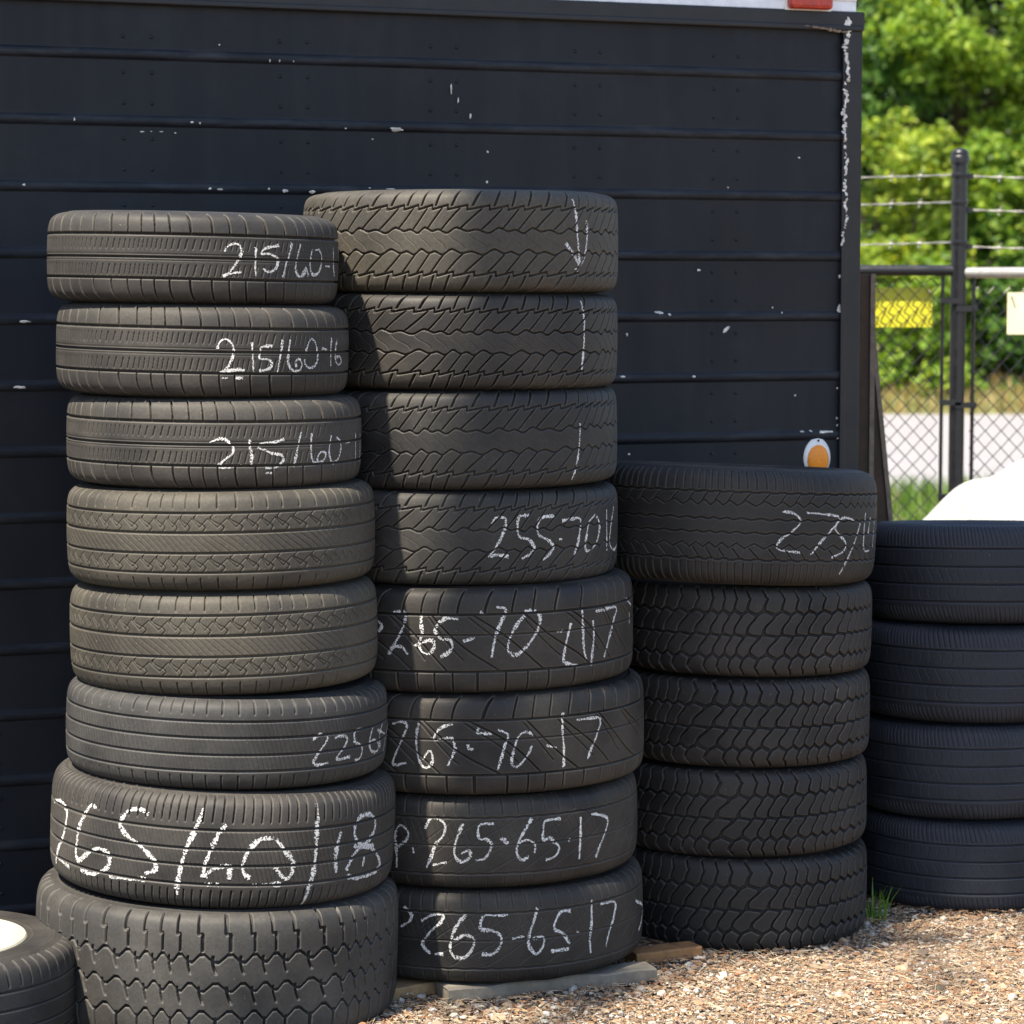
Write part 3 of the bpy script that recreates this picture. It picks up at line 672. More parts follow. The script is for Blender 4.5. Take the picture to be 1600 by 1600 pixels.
 '3.1': (0.0063, [[(15.3,185),(19.8,181),(23.0,163),(20.1,140),(15.7,120),(13.6,101),(15.2,90),(23.2,85)],[(25.3,183),(32.0,181),(41.2,172),(37.0,139),(31.8,108),(27.7,78)],[(51.2,163),(43.9,172),(39.4,148),(41.1,133),(45.7,109),(44.8,89),(38.1,72)],[(55.5,157),(51.9,112),(47.3,67),(43.7,31)],[(60.1,183),(59.1,137),(60.0,90),(66.4,87)],[(65.6,172),(63.2,126)],[(71.8,160),(70.5,95)]]),
}
def chalk_mesh(t, strokes, w, rot):
    """chalk lies on the raised blocks only: it skips the grooves, and is patchy"""
    V, F = [], []
    zt = np.concatenate([-t.tab[2][::-1], t.tab[2][1:]]); st = np.concatenate([-t.tab[0][::-1], t.tab[0][1:]])
    cr = np.random.default_rng(len(strokes)*7+int(w*10000))
    for pts in strokes:
        q = np.array(pts, float); th = np.radians(q[:,0]) ; s = np.interp(q[:,1]/1000 - t.w/2, zt, st)
        u = th*t.R
        P2 = np.stack([u, s], -1)
        if len(P2) > 2: P2 = catmull(P2, .004)
        seg = np.linalg.norm(np.diff(P2, axis=0), axis=1); a = np.concatenate([[0], np.cumsum(seg)])
        m = max(3, int(a[-1]/.0011)); x = np.linspace(0, a[-1], m)
        u = np.interp(x, a, P2[:,0]); s = np.interp(x, a, P2[:,1])
        du, ds = np.gradient(u), np.gradient(s); ln = np.hypot(du, ds)+1e-9
        nu, ns = -ds/ln, du/ln
        press = .85 + .3*np.sin(x/.017+cr.uniform(0,6)) + .2*np.sin(x/.0061+cr.uniform(0,6))
        wid = w*np.clip(press, .65, 1.2)*.5
        K = 7
        off = np.linspace(-1, 1, K)
        UU = u[:,None]+nu[:,None]*off*wid[:,None] + cr.normal(0, .00022, (m, K)); SSs = s[:,None]+ns[:,None]*off*wid[:,None] + cr.normal(0, .00022, (m, K))
        SSs = np.clip(SSs, -t.S*.985, t.S*.985)
        TH = UU/t.R
        ok = t.hgt(TH-rot, SSs) < .5
        grain = cr.random((m, K)) > .02+.16*np.abs(off)[None,:]**2
        patch = (np.sin(TH*t.R*900+SSs*700)+np.sin(SSs*1300-TH*t.R*500)+cr.normal(0,.5,(m,K))) > -2.05
        ok &= grain & patch
        r_, z, nr, nz = t.prof_at(SSs)
        r_ = (r_+nr*.0007)*(1+.004*np.sin(2*(TH-rot)+ord(t.key))+.002*np.sin(3*(TH-rot)+1.3*ord(t.key))); z = z+nz*.0007
        b0 = sum(len(v) for v in V)
        V.append(np.stack([r_*np.sin(TH), -r_*np.cos(TH), z+t.w/2], -1).reshape(-1,3))
        I = b0+np.arange(m*K).reshape(m, K)
        Q = np.stack([I[:-1,:-1], I[1:,:-1], I[1:,1:], I[:-1,1:]], -1)
        keep = (ok[:-1,:-1].astype(int)+ok[1:,:-1]+ok[1:,1:]+ok[:-1,1:]) >= 4
        F.append(Q[keep])
    return np_mesh("chalk_marking", np.concatenate(V), np.concatenate(F), M_CHALK)

# key, type, x, y, base z, radius, height, tilt (deg, right side down), tilt back (deg, rear side down)
STACKED = [
 ('1.1', 'A', -0.7278, 6.3100, 1.6254, 0.3313, 0.2013, 1.2, 0),
 ('1.2', 'A', -0.7077, 6.3100, 1.4206, 0.3336, 0.2048, 1.2, 0),
 ('1.3', 'A', -0.6816, 6.3100, 1.2193, 0.3352, 0.2013, 0.6, 0),
 ('1.4', 'B', -0.6680, 6.3100, 0.9962, 0.3522, 0.2230, -0.4, 0),
 ('1.5', 'B', -0.6633, 6.3100, 0.7654, 0.3525, 0.2308, -0.6, 0),
 ('1.6', 'C', -0.6578, 6.3100, 0.5591, 0.3682, 0.2063, 1.6, 0),
 ('1.7', 'D', -0.6686, 6.3100, 0.3013, 0.3959, 0.2578, 2.6, 0),
 ('1.8', 'E', -0.6859, 6.3100, 0.0000, 0.4196, 0.3013, 1.6, 0),
 ('2.1', 'F', -0.1249, 6.7000, 1.6482, 0.3825, 0.2376, 0, 0),
 ('2.2', 'F', -0.1260, 6.7000, 1.4240, 0.3835, 0.2243, 0.5, 0),
 ('2.3', 'M', -0.1263, 6.7000, 1.1925, 0.3846, 0.2315, -0.5, 0),
 ('2.4', 'M', -0.1282, 6.7000, 0.9700, 0.3856, 0.2224, 0.3, 0),
 ('2.5', 'G', -0.1082, 6.7000, 0.7220, 0.4055, 0.2480, -0.5, 0),
 ('2.6', 'G', -0.0849, 6.7000, 0.4829, 0.4066, 0.2392, -0.5, 0),
 ('2.7', 'H', -0.0836, 6.7000, 0.2596, 0.3936, 0.2233, -0.4, 0),
 ('2.8', 'H', -0.0712, 6.7000, 0.0350, 0.3947, 0.2246, -0.4, 0),
 ('3.1', 'I', 0.5634, 7.1000, 0.9147, 0.3773, 0.2874, 2.0, 2.6),
 ('3.2', 'J', 0.5983, 7.1000, 0.6855, 0.3320, 0.2292, 1.0, 1.3),
 ('3.3', 'J', 0.5965, 7.1000, 0.4605, 0.3329, 0.2251, 0.3, 0.6),
 ('3.4', 'J', 0.5880, 7.1000, 0.2363, 0.3337, 0.2242, -0.4, 0),
 ('3.5', 'J', 0.5929, 7.1000, 0.0000, 0.3346, 0.2363, 0.4, 0),
 ('4.1', 'K', 1.2621, 7.5000, 0.7587, 0.3013, 0.2619, 0, 3.4),
 ('4.2', 'K', 1.2516, 7.5000, 0.5004, 0.3074, 0.2583, 0.5, 1.6),
 ('4.3', 'K', 1.2480, 7.5000, 0.2444, 0.3082, 0.2560, -0.5, 0.8),
 ('4.4', 'K', 1.2514, 7.5000, 0.0000, 0.3090, 0.2444, 0.2, 0),
]
LABELS = {
 '1.1': "grey tyre chalked 215/60, topmost of the leftmost tall stack",
 '1.2': "grey tyre chalked 215/60, second from the top of the leftmost stack",
 '1.3': "grey tyre chalked 215/60, resting on the tan dusty tyres",
 '1.4': "tan dusty zigzag tyre without chalk, upper of the two in the leftmost stack",
 '1.5': "tan dusty zigzag tyre without chalk, lower of the two in the leftmost stack",
 '1.6': "grey tyre with straight grooves chalked 225 small at its right edge",
 '1.7': "wide tyre chalked with the largest white numbers right across its tread",
 '1.8': "big all-terrain tyre with hexagon blocks at the bottom of the leftmost stack",
 '2.1': "tan terrain tyre marked with a white chalk arrow, top of the second stack",
 '2.2': "terrain tyre with one long chalk line, directly under the tyre with the arrow",
 '2.3': "terrain tyre with a short broken chalk line, third down in the second stack",
 '2.4': "dark terrain tyre chalked 255-70 at its right side in the second stack",
 '2.5': "dark tyre chalked 265-70-17 in crooked figures, directly under the one chalked 255-70",
 '2.6': "dark tyre chalked 265-70-17 beside the tyre chalked 225",
 '2.7': "black worn tyre chalked P 265-65-17, second from the bottom of the second stack",
 '2.8': "black worn tyre chalked 265-65-17 lying on the grey plank",
 '3.1': "wide tilted black tyre chalked 275 on top of the third stack, below the amber lamp",
 '3.2': "black cell-tread tyre directly under the tilted tyre chalked 275",
 '3.3': "black cell-tread tyre, second of four alike counted down from the tilted tyre",
 '3.4': "black cell-tread tyre, second from the ground in the third stack",
 '3.5': "black cell-tread tyre on the gravel at the bottom of the third stack",
 '4.1': "blue-black ribbed tyre topping the short stack in front of the white tarp",
 '4.2': "blue-black ribbed tyre, second from the top of the rightmost short stack",
 '4.3': "blue-black ribbed tyre, second from the ground in the rightmost short stack",
 '4.4': "blue-black ribbed tyre on the gravel beside the grass tuft",
}
TT = {k: tyre_type(k) for k in sorted({a[1] for a in STACKED})}
TYRE_GROUP = "used tyres piled in stacks along the trailer"
SUNLIT = {'2.1': rubber("rubber_terrain_sunlit", .40, (.17,.15,.115)), '2.2': rubber("rubber_terrain_half_sunlit", .22, (.16,.14,.11))}  # extra dust tone puts sunlight on the second stack's upper tyres into the colour
protos = {}
for key, k, x, y, z0, rad, h, tilt, back in STACKED:
    t = TT[k]
    rot = 0.0 if k not in protos else (hash_ := (sum(map(ord, key))*1.37) % 6.28)
    root = empty("tyre", (x, y, z0))
    # pivot in the middle of the tyre so that a tilt keeps its height
    root.matrix_world = Matrix.Translation((x, y, z0+h/2)) @ Matrix.Rotation(R(tilt), 4, 'Y') @ Matrix.Rotation(R(-back), 4, 'X') @ Matrix.Translation((0, 0, -h/2)) @ Matrix.Diagonal((rad/t.R, rad/t.R, h/t.w, 1))
    tag(root, LABELS[key], "tyre", TYRE_GROUP)
    if k not in protos:
        tr = link("tread", t.tread, root)
        up = link("sidewall", t.side, root); up.location = (0, 0, t.w/2)
        lo = link("sidewall", t.side, root); lo.location = (0, 0, t.w/2); lo.rotation_euler = (math.pi, 0, 0)
        protos[k] = (tr, up, lo)
    else:
        for o in protos[k]:
            c = o.copy(); COL.objects.link(c); c.parent = root
            c.material_slots[0].link = 'DATA'
            if o.name.startswith("tread"): c.rotation_euler = (0, 0, rot)
    if key in SUNLIT:
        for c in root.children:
            c.material_slots[0].link = 'OBJECT'; c.material_slots[0].material = SUNLIT[key]
    if key in CHALK:
        w_px, strokes = CHALK[key]
        link("chalk_marking", chalk_mesh(t, strokes, w_px, rot), root)

# wheel with a white steel rim lying at the left
t = tyre_type('L')
wheel = empty("wheel", (-1.298, 6.009, 0))
tag(wheel, "wheel with a white steel rim lying flat left of the tall stack", "wheel")
link("tread", t.tread, wheel)
up = link("sidewall", t.side, wheel); up.location = (0, 0, t.w/2)
lo = link("sidewall", t.side, wheel); lo.location = (0, 0, t.w/2); lo.rotation_euler = (math.pi, 0, 0)
rb = t.R - .118
zt_ = t.w/2 + t.w/2*.965
mb = MB()
mb.lathe([(rb+.004, zt_-.020), (rb+.009, zt_-.002), (rb+.004, zt_+.004), (rb-.004, zt_+.002), (rb-.012, zt_-.014), (rb-.020, zt_-.030), (rb-.045, zt_-.040),
          (rb-.060, zt_-.034), (rb-.080, zt_-.020), (rb-.105, zt_-.018), (.060, zt_-.026), (.036, zt_-.024)], 72, cap=False)
mb.lathe([(rb-.02, zt_-.032), (rb-.03, .06), (rb-.006, .03)], 72, cap=False)
rim = mb.build("rim", M_RIM, wheel, smooth=True)
mb = MB(); mb.lathe([(.037, zt_-.022), (.034, zt_-.004), (.028, zt_+.002), (.001, zt_+.003)], 32)
mb.build("hub_cap", M_SILVER, rim, smooth=True)
for i in range(5):
    a = i*2*math.pi/5
    mb = MB(); mb.lathe([(.008, 0), (.008, .003)], 16, Matrix.Translation((.062*math.cos(a), .062*math.sin(a), zt_-.027)))
    mb.build("bolt_hole", M_RIMDARK, rim)

# ------------------------------------------------------------------ timber under and between the stacks
def plank(name, label, p0, p1, width, thick, mat, seed):
    """a sawn board from p0 to p1 (centre line of its top face), slightly warped, with rough ends"""
    r_ = random.Random(seed); p0, p1 = Vector(p0), Vector(p1); L = (p1-p0).length
    o = empty(name, (p0+p1)/2 - Vector((0, 0, thick)), (0, -math.asin((p1-p0).z/L), math.atan2(p1.y-p0.y, p1.x-p0.x)))
    n_ = 24; v, f = [], []
    for i in range(n_+1):
        x = -L/2+L*i/n_; wv = .003*min(1, L*1.6)*math.sin(i*.5*min(1,L*2)+seed); hh = thick+.0018*math.sin(i*.9*min(1,L*2)+seed)*min(1,L*2)+r_.uniform(-.0006,.0006)
        c = .004
        for yy, zz in ((-width/2,c),(-width/2,hh-c),(-width/2+c,hh),(width/2-c,hh),(width/2,hh-c),(width/2,c),(width/2-c,0),(-width/2+c,0)):
            v.append((x+(r_.uniform(-.003,.003) if i in (0,n_) else 0), yy+wv, zz))
    for i in range(n_):
        for k in range(8): f.append((i*8+k, (i+1)*8+k, (i+1)*8+(k+1)%8, i*8+(k+1)%8))
    f += [tuple(range(8)), tuple(range(n_*8, n_*8+8))[::-1]]
    mb_ = MB(); mb_.add(v, f)
    mesh_o = mb_.build(name, mat)
    mesh_o.location = o.location; mesh_o.rotation_euler = o.rotation_euler
    bpy.data.objects.remove(o)
    tag(mesh_o, label, "plank")
    return mesh_o
plank("plank", "long weathered grey plank under the front of the second stack", (-0.163, 6.318, 0.034), (0.335, 6.529, 0.034), .075, .034, M_GREYWOOD, 1)
plank("plank", "tan plank end showing between the leftmost and second stacks", (-0.356, 6.310, 0.03), (-0.166, 6.434, 0.03), .09, .030, M_TANWOOD, 2)
plank("plank", "short orange brown wood offcut between the second and third stacks", (0.292, 6.678, 0.03), (0.457, 6.757, 0.03), .07, .030, M_BROWNWOOD, 3)

# ------------------------------------------------------------------ gravel, needles, grass
def scatter_stones(n_, x0, x1, y0, y1, smin, smax, seed):
    g = np.random.default_rng(seed)
    ph = (1+5**.5)/2
    iv = np.array([(-1,ph,0),(1,ph,0),(-1,-ph,0),(1,-ph,0),(0,-1,ph),(0,1,ph),(0,-1,-ph),(0,1,-ph),(ph,0,-1),(ph,0,1),(-ph,0,-1),(-ph,0,1)])/math.hypot(1,ph)
    it = np.array([(0,11,5),(0,5,1),(0,1,7),(0,7,10),(0,10,11),(1,5,9),(5,11,4),(11,10,2),(10,7,6),(7,1,8),(3,9,4),(3,4,2),(3,2,6),(3,6,8),(3,8,9),(4,9,5),(2,4,11),(6,2,10),(8,6,7),(9,8,1)])
    s = smin*(smax/smin)**(g.random(n_)**2.2)
    sc3 = np.stack([s*g.uniform(.7,1.35,n_), s*g.uniform(.7,1.2,n_), s*g.uniform(.4,.8,n_)], -1)
    v = iv[None]*(1+g.uniform(-.22,.22,(n_,12,1)))*sc3[:,None]
    a = g.uniform(0,2*math.pi,n_); ca, sa = np.cos(a)[:,None], np.sin(a)[:,None]
    tl = g.uniform(-.5,.5,n_)[:,None]
    x, y, z = v[...,0], v[...,1], v[...,2]
    y, z = y*np.cos(tl)-z*np.sin(tl), y*np.sin(tl)+z*np.cos(tl)
    x, y = x*ca-y*sa, x*sa+y*ca
    cx = g.uniform(x0,x1,n_); cy = g.uniform(y0,y1,n_)
    v = np.stack([x+cx[:,None], y+cy[:,None], z+(s*.25)[:,None]], -1).reshape(-1,3)
    f = (it[None]+12*np.arange(n_)[:,None,None]).reshape(-1,3)
    return v, f
def join(parts):
    V, F, o = [], [], 0
    for v, f in parts: V.append(v); F.append(f+o); o += len(v)
    return np.concatenate(V), np.concatenate(F)
M_STONE = islands("gravel_stones", [(0,(.045,.038,.031)),(.14,(.14,.108,.08)),(.32,(.275,.21,.145)),(.46,(.35,.27,.185)),(.56,(.28,.135,.07)),(.67,(.24,.222,.20)),(.86,(.38,.35,.305)),(1,(.58,.55,.50))])
V, F = join([scatter_stones(62000, -.7, 2.3, 5.75, 7.6, .0022, .0070, 1), scatter_stones(1100, -.7, 2.3, 5.75, 7.6, .008, .018, 2),
             scatter_stones(9000, -2.6, 4.2, 4.2, 10.5, .005, .016, 3)])
tag(link("gravel", np_mesh("gravel", V, F, M_STONE, smooth=False)), kind="stuff")
def scatter_needles(n_, x0, x1, y0, y1, l0, l1, w0, w1, seed):
    g = np.random.default_rng(seed)
    L = g.uniform(l0,l1,n_)/2; w = g.uniform(w0,w1,n_)/2; a = g.uniform(0,math.pi,n_)
    cx, cy, cz = g.uniform(x0,x1,n_), g.uniform(y0,y1,n_), g.uniform(.004,.014,n_)
    tl = g.normal(0,.16,n_)
    dx, dy, dz = np.cos(a)*L, np.sin(a)*L, np.sin(tl)*L
    nx, ny = -np.sin(a)*w, np.cos(a)*w
    v = np.stack([np.stack([cx-dx-nx, cy-dy-ny, cz-dz],-1), np.stack([cx+dx-nx, cy+dy-ny, cz+dz],-1), np.stack([cx+dx+nx, cy+dy+ny, cz+dz],-1),
                  np.stack([cx-dx+nx, cy-dy+ny, cz-dz],-1), np.stack([cx, cy, cz+w*1.6],-1)], 1).reshape(-1,3)
    q = np.array([(0,1,4),(1,2,4),(2,3,4),(3,0,4)])
    return v, (q[None]+5*np.arange(n_)[:,None,None]).reshape(-1,3)
M_NEEDLE = islands("needles_and_chips", [(0,(.13,.058,.03)),(.30,(.27,.13,.06)),(.6,(.33,.22,.12)),(.85,(.41,.32,.21)),(1,(.50,.43,.33))])
V, F = join([scatter_needles(15000, -.7, 2.3, 5.75, 7.5,   .012, .045, .0010, .0022, 5), scatter_needles(3500, -.7, 2.3, 5.75, 7.5, .006, .020, .003, .007, 6),
             scatter_needles(4000, -2.6, 4.2, 4.2, 10, .02, .06, .0015, .003, 7)])
tag(link("pine_needle_litter", np_mesh("pine_needle_litter", V, F, M_NEEDLE, smooth=False)), kind="stuff")

def blades(n_, x0, x1, y0, y1, h0, h1, w, seed, spread=.35, zf=None):
    g = np.random.default_rng(seed)
    cx, cy = g.uniform(x0,x1,n_), g.uniform(y0,y1,n_); h = g.uniform(h0,h1,n_)
    a = g.uniform(0,2*math.pi,n_); lx, ly = np.cos(a)*h*spread*g.random(n_), np.sin(a)*h*spread*g.random(n_)
    b = a+1.57; wx, wy = np.cos(b)*w/2, np.sin(b)*w/2
    z0 = np.zeros(n_) if zf is None else zf(cx, cy)
    v = np.stack([np.stack([cx-wx,cy-wy,z0],-1), np.stack([cx+wx,cy+wy,z0],-1), np.stack([cx+lx*.35+wx*.7,cy+ly*.35+wy*.7,z0+h*.6],-1),
                  np.stack([cx+lx*.35-wx*.7,cy+ly*.35-wy*.7,z0+h*.6],-1), np.stack([cx+lx,cy+ly,z0+h],-1)],1).reshape(-1,3)
    k = 5*np.arange(n_)[:,None]
    return v, [np.concatenate([k+0,k+1,k+2,k+3],1), np.concatenate([k+3,k+2,k+4],1)]
M_GRASS = leafmat("grass_blades", [(0,(.05,.11,.015)),(.6,(.09,.18,.025)),(1,(.16,.22,.04))], .3)
v, f = blades(26000, -.5, 8, 11.2, 22.3, .08, .22, .014, 21)
tag(link("verge_grass", np_mesh("verge_grass", v, f, M_GRASS)), kind="stuff")
v, f = blades(900, .95, 1.7, 10.85, 13.5, .20, .62, .010, 23, .5)
tag(link("tall_grass_by_fence", np_mesh("tall_grass_by_fence", v, f, M_GRASS)), kind="stuff")
def bankz(x, y): return .9*np.clip((y-36.3)/5,0,1)**.8*(1+.25*np.sin(x*.9)+.15*np.sin(x*2.3+1))-.03
M_DRY = leafmat("dry_grass_blades", [(0,(.20,.13,.04)),(.6,(.26,.19,.07)),(1,(.13,.14,.03))], .2)
v, f = blades(4500, 1, 14, 36.2, 39, .10, .26, .03, 22, .5, bankz)
tag(link("dry_grass", np_mesh("dry_grass", v, f, M_DRY)), kind="stuff")
# tuft between the third and fourth stacks
g = random.Random(3); mb = MB()
for i in range(26):
    a = g.uniform(0, 6.28); h = g.uniform(.03, .10)*(1.7 if i < 3 else 1); l = h*g.uniform(.1,.6); w = .0028
    bx, by = .014*g.gauss(0,1), .014*g.gauss(0,1); wx, wy = -math.sin(a)*w, math.cos(a)*w
    dx, dy = math.cos(a)*l, math.sin(a)*l
    mb.add([(bx-wx,by-wy,0),(bx+wx,by+wy,0),(bx+dx*.4+wx*.8,by+dy*.4+wy*.8,h*.6),(bx+dx*.4-wx*.8,by+dy*.4-wy*.8,h*.6),(bx+dx,by+dy,h)], [(0,1,2,3),(3,2,4)])
M_TUFT = leafmat("fresh_grass", [(0,(.08,.20,.02)),(1,(.16,.30,.05))], .35)
gt = mb.build("grass_tuft", M_TUFT); gt.location = (0.964, 7.137, 0)
tag(gt, "small green grass tuft in the gravel between the third and fourth stacks", "grass")

# ------------------------------------------------------------------ leaning boards behind the trailer corner
def lean(name, label, b0, b1, t0, t1, thick):
    """sloping board: bottom edge b0-b1, top edge t0-t1"""
    root = empty(name, b0)
    tag(root, label, "board")
    B0, B1, T0, T1 = [Vector(p)-Vector(b0) for p in (b0, b1, t0, t1)]
    nrm = (B1-B0).cross(T0-B0).normalized()*thick
    mb_ = MB(); mb_.add([B0,B1,T1,T0,B0+nrm,B1+nrm,T1+nrm,T0+nrm], [(0,1,2,3),(7,6,5,4),(0,4,5,1),(1,5,6,2),(2,6,7,3),(3,7,4,0)])
    mb_.build("panel", M_DARKWOOD, root, bevel=.003)
    e = (B1-B0).normalized()*.014
    mb_ = MB(); n2 = nrm*1.25; o2 = -nrm*.12
    mb_.add([B1+o2,B1+e+o2,T1+e+o2,T1+o2,B1+n2,B1+e+n2,T1+e+n2,T1+n2], [(0,1,2,3),(7,6,5,4),(0,4,5,1),(1,5,6,2),(2,6,7,3),(3,7,4,0)])
    mb_.build("edge_strip", M_BOARDEDGE, root)
    return root
lean("leaning_board", "dark brown board standing upright behind the trailer corner", (0.965, 8.30, 0), (1.075, 8.30, 0), (0.962, 8.34, 1.702), (1.079, 8.34, 1.702), .03)
lean("leaning_board", "dark narrow board leaning at a slant beside the upright board", (1.064, 8.60, 0), (1.276, 8.60, 0), (1.057, 8.62, 1.660), (1.102, 8.62, 1.660), .03)

# ------------------------------------------------------------------ fence
FY = 10.7
fence = empty("chain_link_fence", (0, FY, 0))
tag(fence, "black chain link fence with barbed wire strands beyond the trailer", "fence")
def hz(py): return EYE + (450-py)/4300*FY
def hx(px): return (px-800)/4300*FY
PX = hx(1495); PTOP = hz(252)
mb = MB(); mb.tube([(PX,0,-.1),(PX,0,PTOP)], .030, 20)
post = mb.build("post", M_FENCE, fence, smooth=True)
mb = MB(); mb.lathe([(.036,0),(.037,.022),(.036,.026),(.033,.029),(.034,.036),(.031,.046),(.018,.055),(.002,.058)], 24, Matrix.Translation((PX,0,PTOP-.012)))
mb.build("cap", M_FENCE, post, smooth=True)
for x_ in (PX+2.45, PX+4.9, PX-2.45):
    mb = MB(); mb.tube([(x_,0,-.1),(x_,0,hz(300))], .026, 16)
    p2 = mb.build("post", M_FENCE, fence, smooth=True)
    mb = MB(); mb.lathe([(.030,0),(.031,.02),(.026,.034),(.014,.046),(.002,.05)], 20, Matrix.Translation((x_,0,hz(300)-.012)))
    mb.build("cap", M_FENCE, p2, smooth=True)
RZ = hz(424)
mb = MB(); mb.tube([(PX-4.9,0,RZ),(PX-.02,0,RZ+.003)], .021, 16); mb.build("top_rail", M_FENCE, fence, smooth=True)
mb = MB(); mb.tube([(PX+.02,0,RZ-.006),(PX+4.9,0,RZ)], .021, 16)
tr_ = mb.build("top_rail", M_WIRE, fence, smooth=True); tag(tr_, "top rail right of the post, coloured pale as if sunlit")  # pale wire material stands in for sunlight on this half of the rail
def chain(x0, x1, z0, z1, name):
    """woven zigzag wires"""
    ph_, pv = .031, .066
    mb_ = MB(); nx = int((x1-x0)/ph_); nz = int((z1-z0)/pv*2)
    for i in range(nx):
        xc = x0+(i+.5)*ph_; pts = []
        for j in range(nz+1):
            sgn = 1 if (j+i) % 2 else -1
            pts.append((xc+sgn*ph_/2*1.0, .004*sgn, z0+j*pv/2))
        mb_.tube(pts, .0024, 4, cap=False)
    return mb_.build(name, M_FENCE, fence, smooth=False)
chain(PX-2.4, PX-.05, .05, RZ-.02, "chain_link_mesh")
chain(PX+.05, PX+4.8, .05, RZ-.03, "chain_link_mesh")
for sx, zz_ in ((-1, (hz(470), hz(628), hz(775))), (1, (hz(482), hz(632), hz(775)))):
    xb = PX + sx*.060
    mb = MB(); mb.tube([(xb,.0,.05),(xb,.0,RZ-.02)], .0075, 8); 
    tb = mb.build("tension_bar", M_FENCE, fence, smooth=True)
    for z_ in zz_:
        mb = MB(); mb.box(min(PX,xb)-.012, max(PX,xb)+.012, -.034, -.024, z_-.011, z_+.011); mb.tube([(xb,-.045,z_),(xb,.03,z_)], .008, 8)
        mb.build("clamp", M_FENCE, tb)
for kk, (zl, zr) in enumerate(((hz(275),hz(277)), (hz(317),hz(329)), (hz(379),hz(386)))):
    for side in (-1, 1):
        mb = MB(); z_ = zl if side < 0 else zr
        xe = PX + side*2.45
        n_ = 60
        a_, b_ = [], []
        for i in range(n_+1):
            t_ = i/n_; x_ = PX + side*.03 + (xe-PX-side*.03)*t_; sag = -.02*4*t_*(1-t_)
            a_.append((x_, .003*math.cos(i*1.6), z_+sag+.003*math.sin(i*1.6))); b_.append((x_, -.003*math.cos(i*1.6), z_+sag-.003*math.sin(i*1.6)))
        mb.tube(a_, .0017, 5); mb.tube(b_, .0017, 5)
        for i in range(1, 20):
            t_ = i/20+.01*math.sin(i*3.); x_ = PX+side*.03+(xe-PX-side*.03)*t_; zc = z_-.02*4*t_*(1-t_)
            mb.tube([(x_-.004,-.008,zc-.018),(x_,.006,zc),(x_+.004,.004,zc+.017)], .0017, 5)
            mb.tube([(x_+.009,-.008,zc+.017),(x_+.005,.006,zc),(x_+.002,.004,zc-.016)], .0017, 5)
            mb.tube([(x_-.007,0,zc),(x_+.011,0,zc)], .0042, 6)
        mb.build("barbed_wire", M_WIRE, fence, smooth=True)
        mb = MB(); mb.lathe([(.033,-.009),(.034,0),(.033,.009)], 16, Matrix.Translation((PX,0,z_+(.0 if side<0 else .0)))) if side < 0 else mb.box(PX+.026,PX+.052,-.006,.006,z_-.010,z_+.010)
        mb.build("wire_clip", M_FENCE, fence)
def sign(name, label, px0, px1, py0, py1, y, mat, bend):
    s_ = y/4300
    x0, x1 = (px0-800)*s_, (px1-800)*s_; z0, z1 = EYE+(450-py1)*s_, EYE+(450-py0)*s_
    root = empty(name, ((x0+x1)/2, y, z0)); tag(root, label, "sign")
    w_, h_ = x1-x0, z1-z0
    n_ = 10; v, f = [], []
    for side, yo in ((0, 0), (1, .003)):
        for j in range(n_+1):
            for i in range(n_+1):
                u_, v_ = i/n_-.5, j/n_
                v.append((w_*u_, yo+bend*(u_*u_*4-1)*math.cos(v_*2), h_*v_))
    m_ = n_+1
    for j in range(n_):
        for i in range(n_):
            a = j*m_+i; f.append((a,a+1,a+m_+1,a+m_)); a += m_*m_; f.append((a,a+m_,a+m_+1,a+1))
    rim_ = [i for i in range(m_)]+[j*m_+n_ for j in range(1,m_)]+[n_*m_+i for i in range(n_-1,-1,-1)]+[j*m_ for j in range(n_-1,0,-1)]
    for a, b in zip(rim_, rim_[1:]+rim_[:1]): f.append((a, a+m_*m_, b+m_*m_, b))
    mb_ = MB(); mb_.add(v, f); mb_.build("plate", mat, root, smooth=True)
    for sx in (-1, 1):
        mb_ = MB(); mb_.tube([(sx*(w_/2-.015), -.02, h_-.015), (sx*(w_/2-.015), .012, h_-.015)], .004, 8)
        mb_.build("fixing_wire", M_WIRE, root)
sign("yellow_sign", "plain yellow sign hanging behind the chain link left of the fence post", 1366, 1455, 449, 511, FY+.03, M_YELLOW, .006)
sign("white_sign", "plain white sign hanging on the chain link right of the fence post", 1572, 1668, 457, 522, FY-.03, M_WSIGN, .008)

# ------------------------------------------------------------------ white tarp over a heap
t_ = NT("white_tarp"); v_ = t_.obj()
t_.l(t_.ramp(t_.noise(5, 5, .6, v_), [(.3,(.31,.31,.30)),(.7,(.38,.38,.37))]), t_.b.inputs["Base Color"])
t_.b.inputs["Roughness"].default_value = .55; t_.bump(t_.noise(16, 4, .6, v_), .03, .9)
xs = np.linspace(-1.15, 1.15, 150); ys = np.linspace(-.75, .75, 90)
X, Y = np.meshgrid(xs, ys)
rr = np.sqrt((X/1.12)**2+(Y/.72)**2); ang = np.arctan2(Y, X)
rr2 = rr*(1+.05*np.sin(ang*5+1)+.03*np.sin(ang*11))
Z = 1.16*np.clip(1-rr2**1.35, 0, None)**.80
fold = .030*np.abs(np.sin(ang*9+4*rr+np.sin(X*5)))*np.clip(rr*1.3,0,1) + .05*np.sin(X*6+Y*4)*np.sin(Y*7-X*2) + .022*np.sin(X*13-Y*9+2*np.sin(Y*6)) + .010*np.sin(X*29+Y*23)
Z = np.where(Z > 0, np.maximum(Z+fold*np.clip(Z*3,0,1), .006), .006 + .006*np.sin(X*20)*np.sin(Y*17)**2)
V = np.stack([X,Y,Z],-1).reshape(-1,3); I = np.arange(len(V)).reshape(len(ys),len(xs))
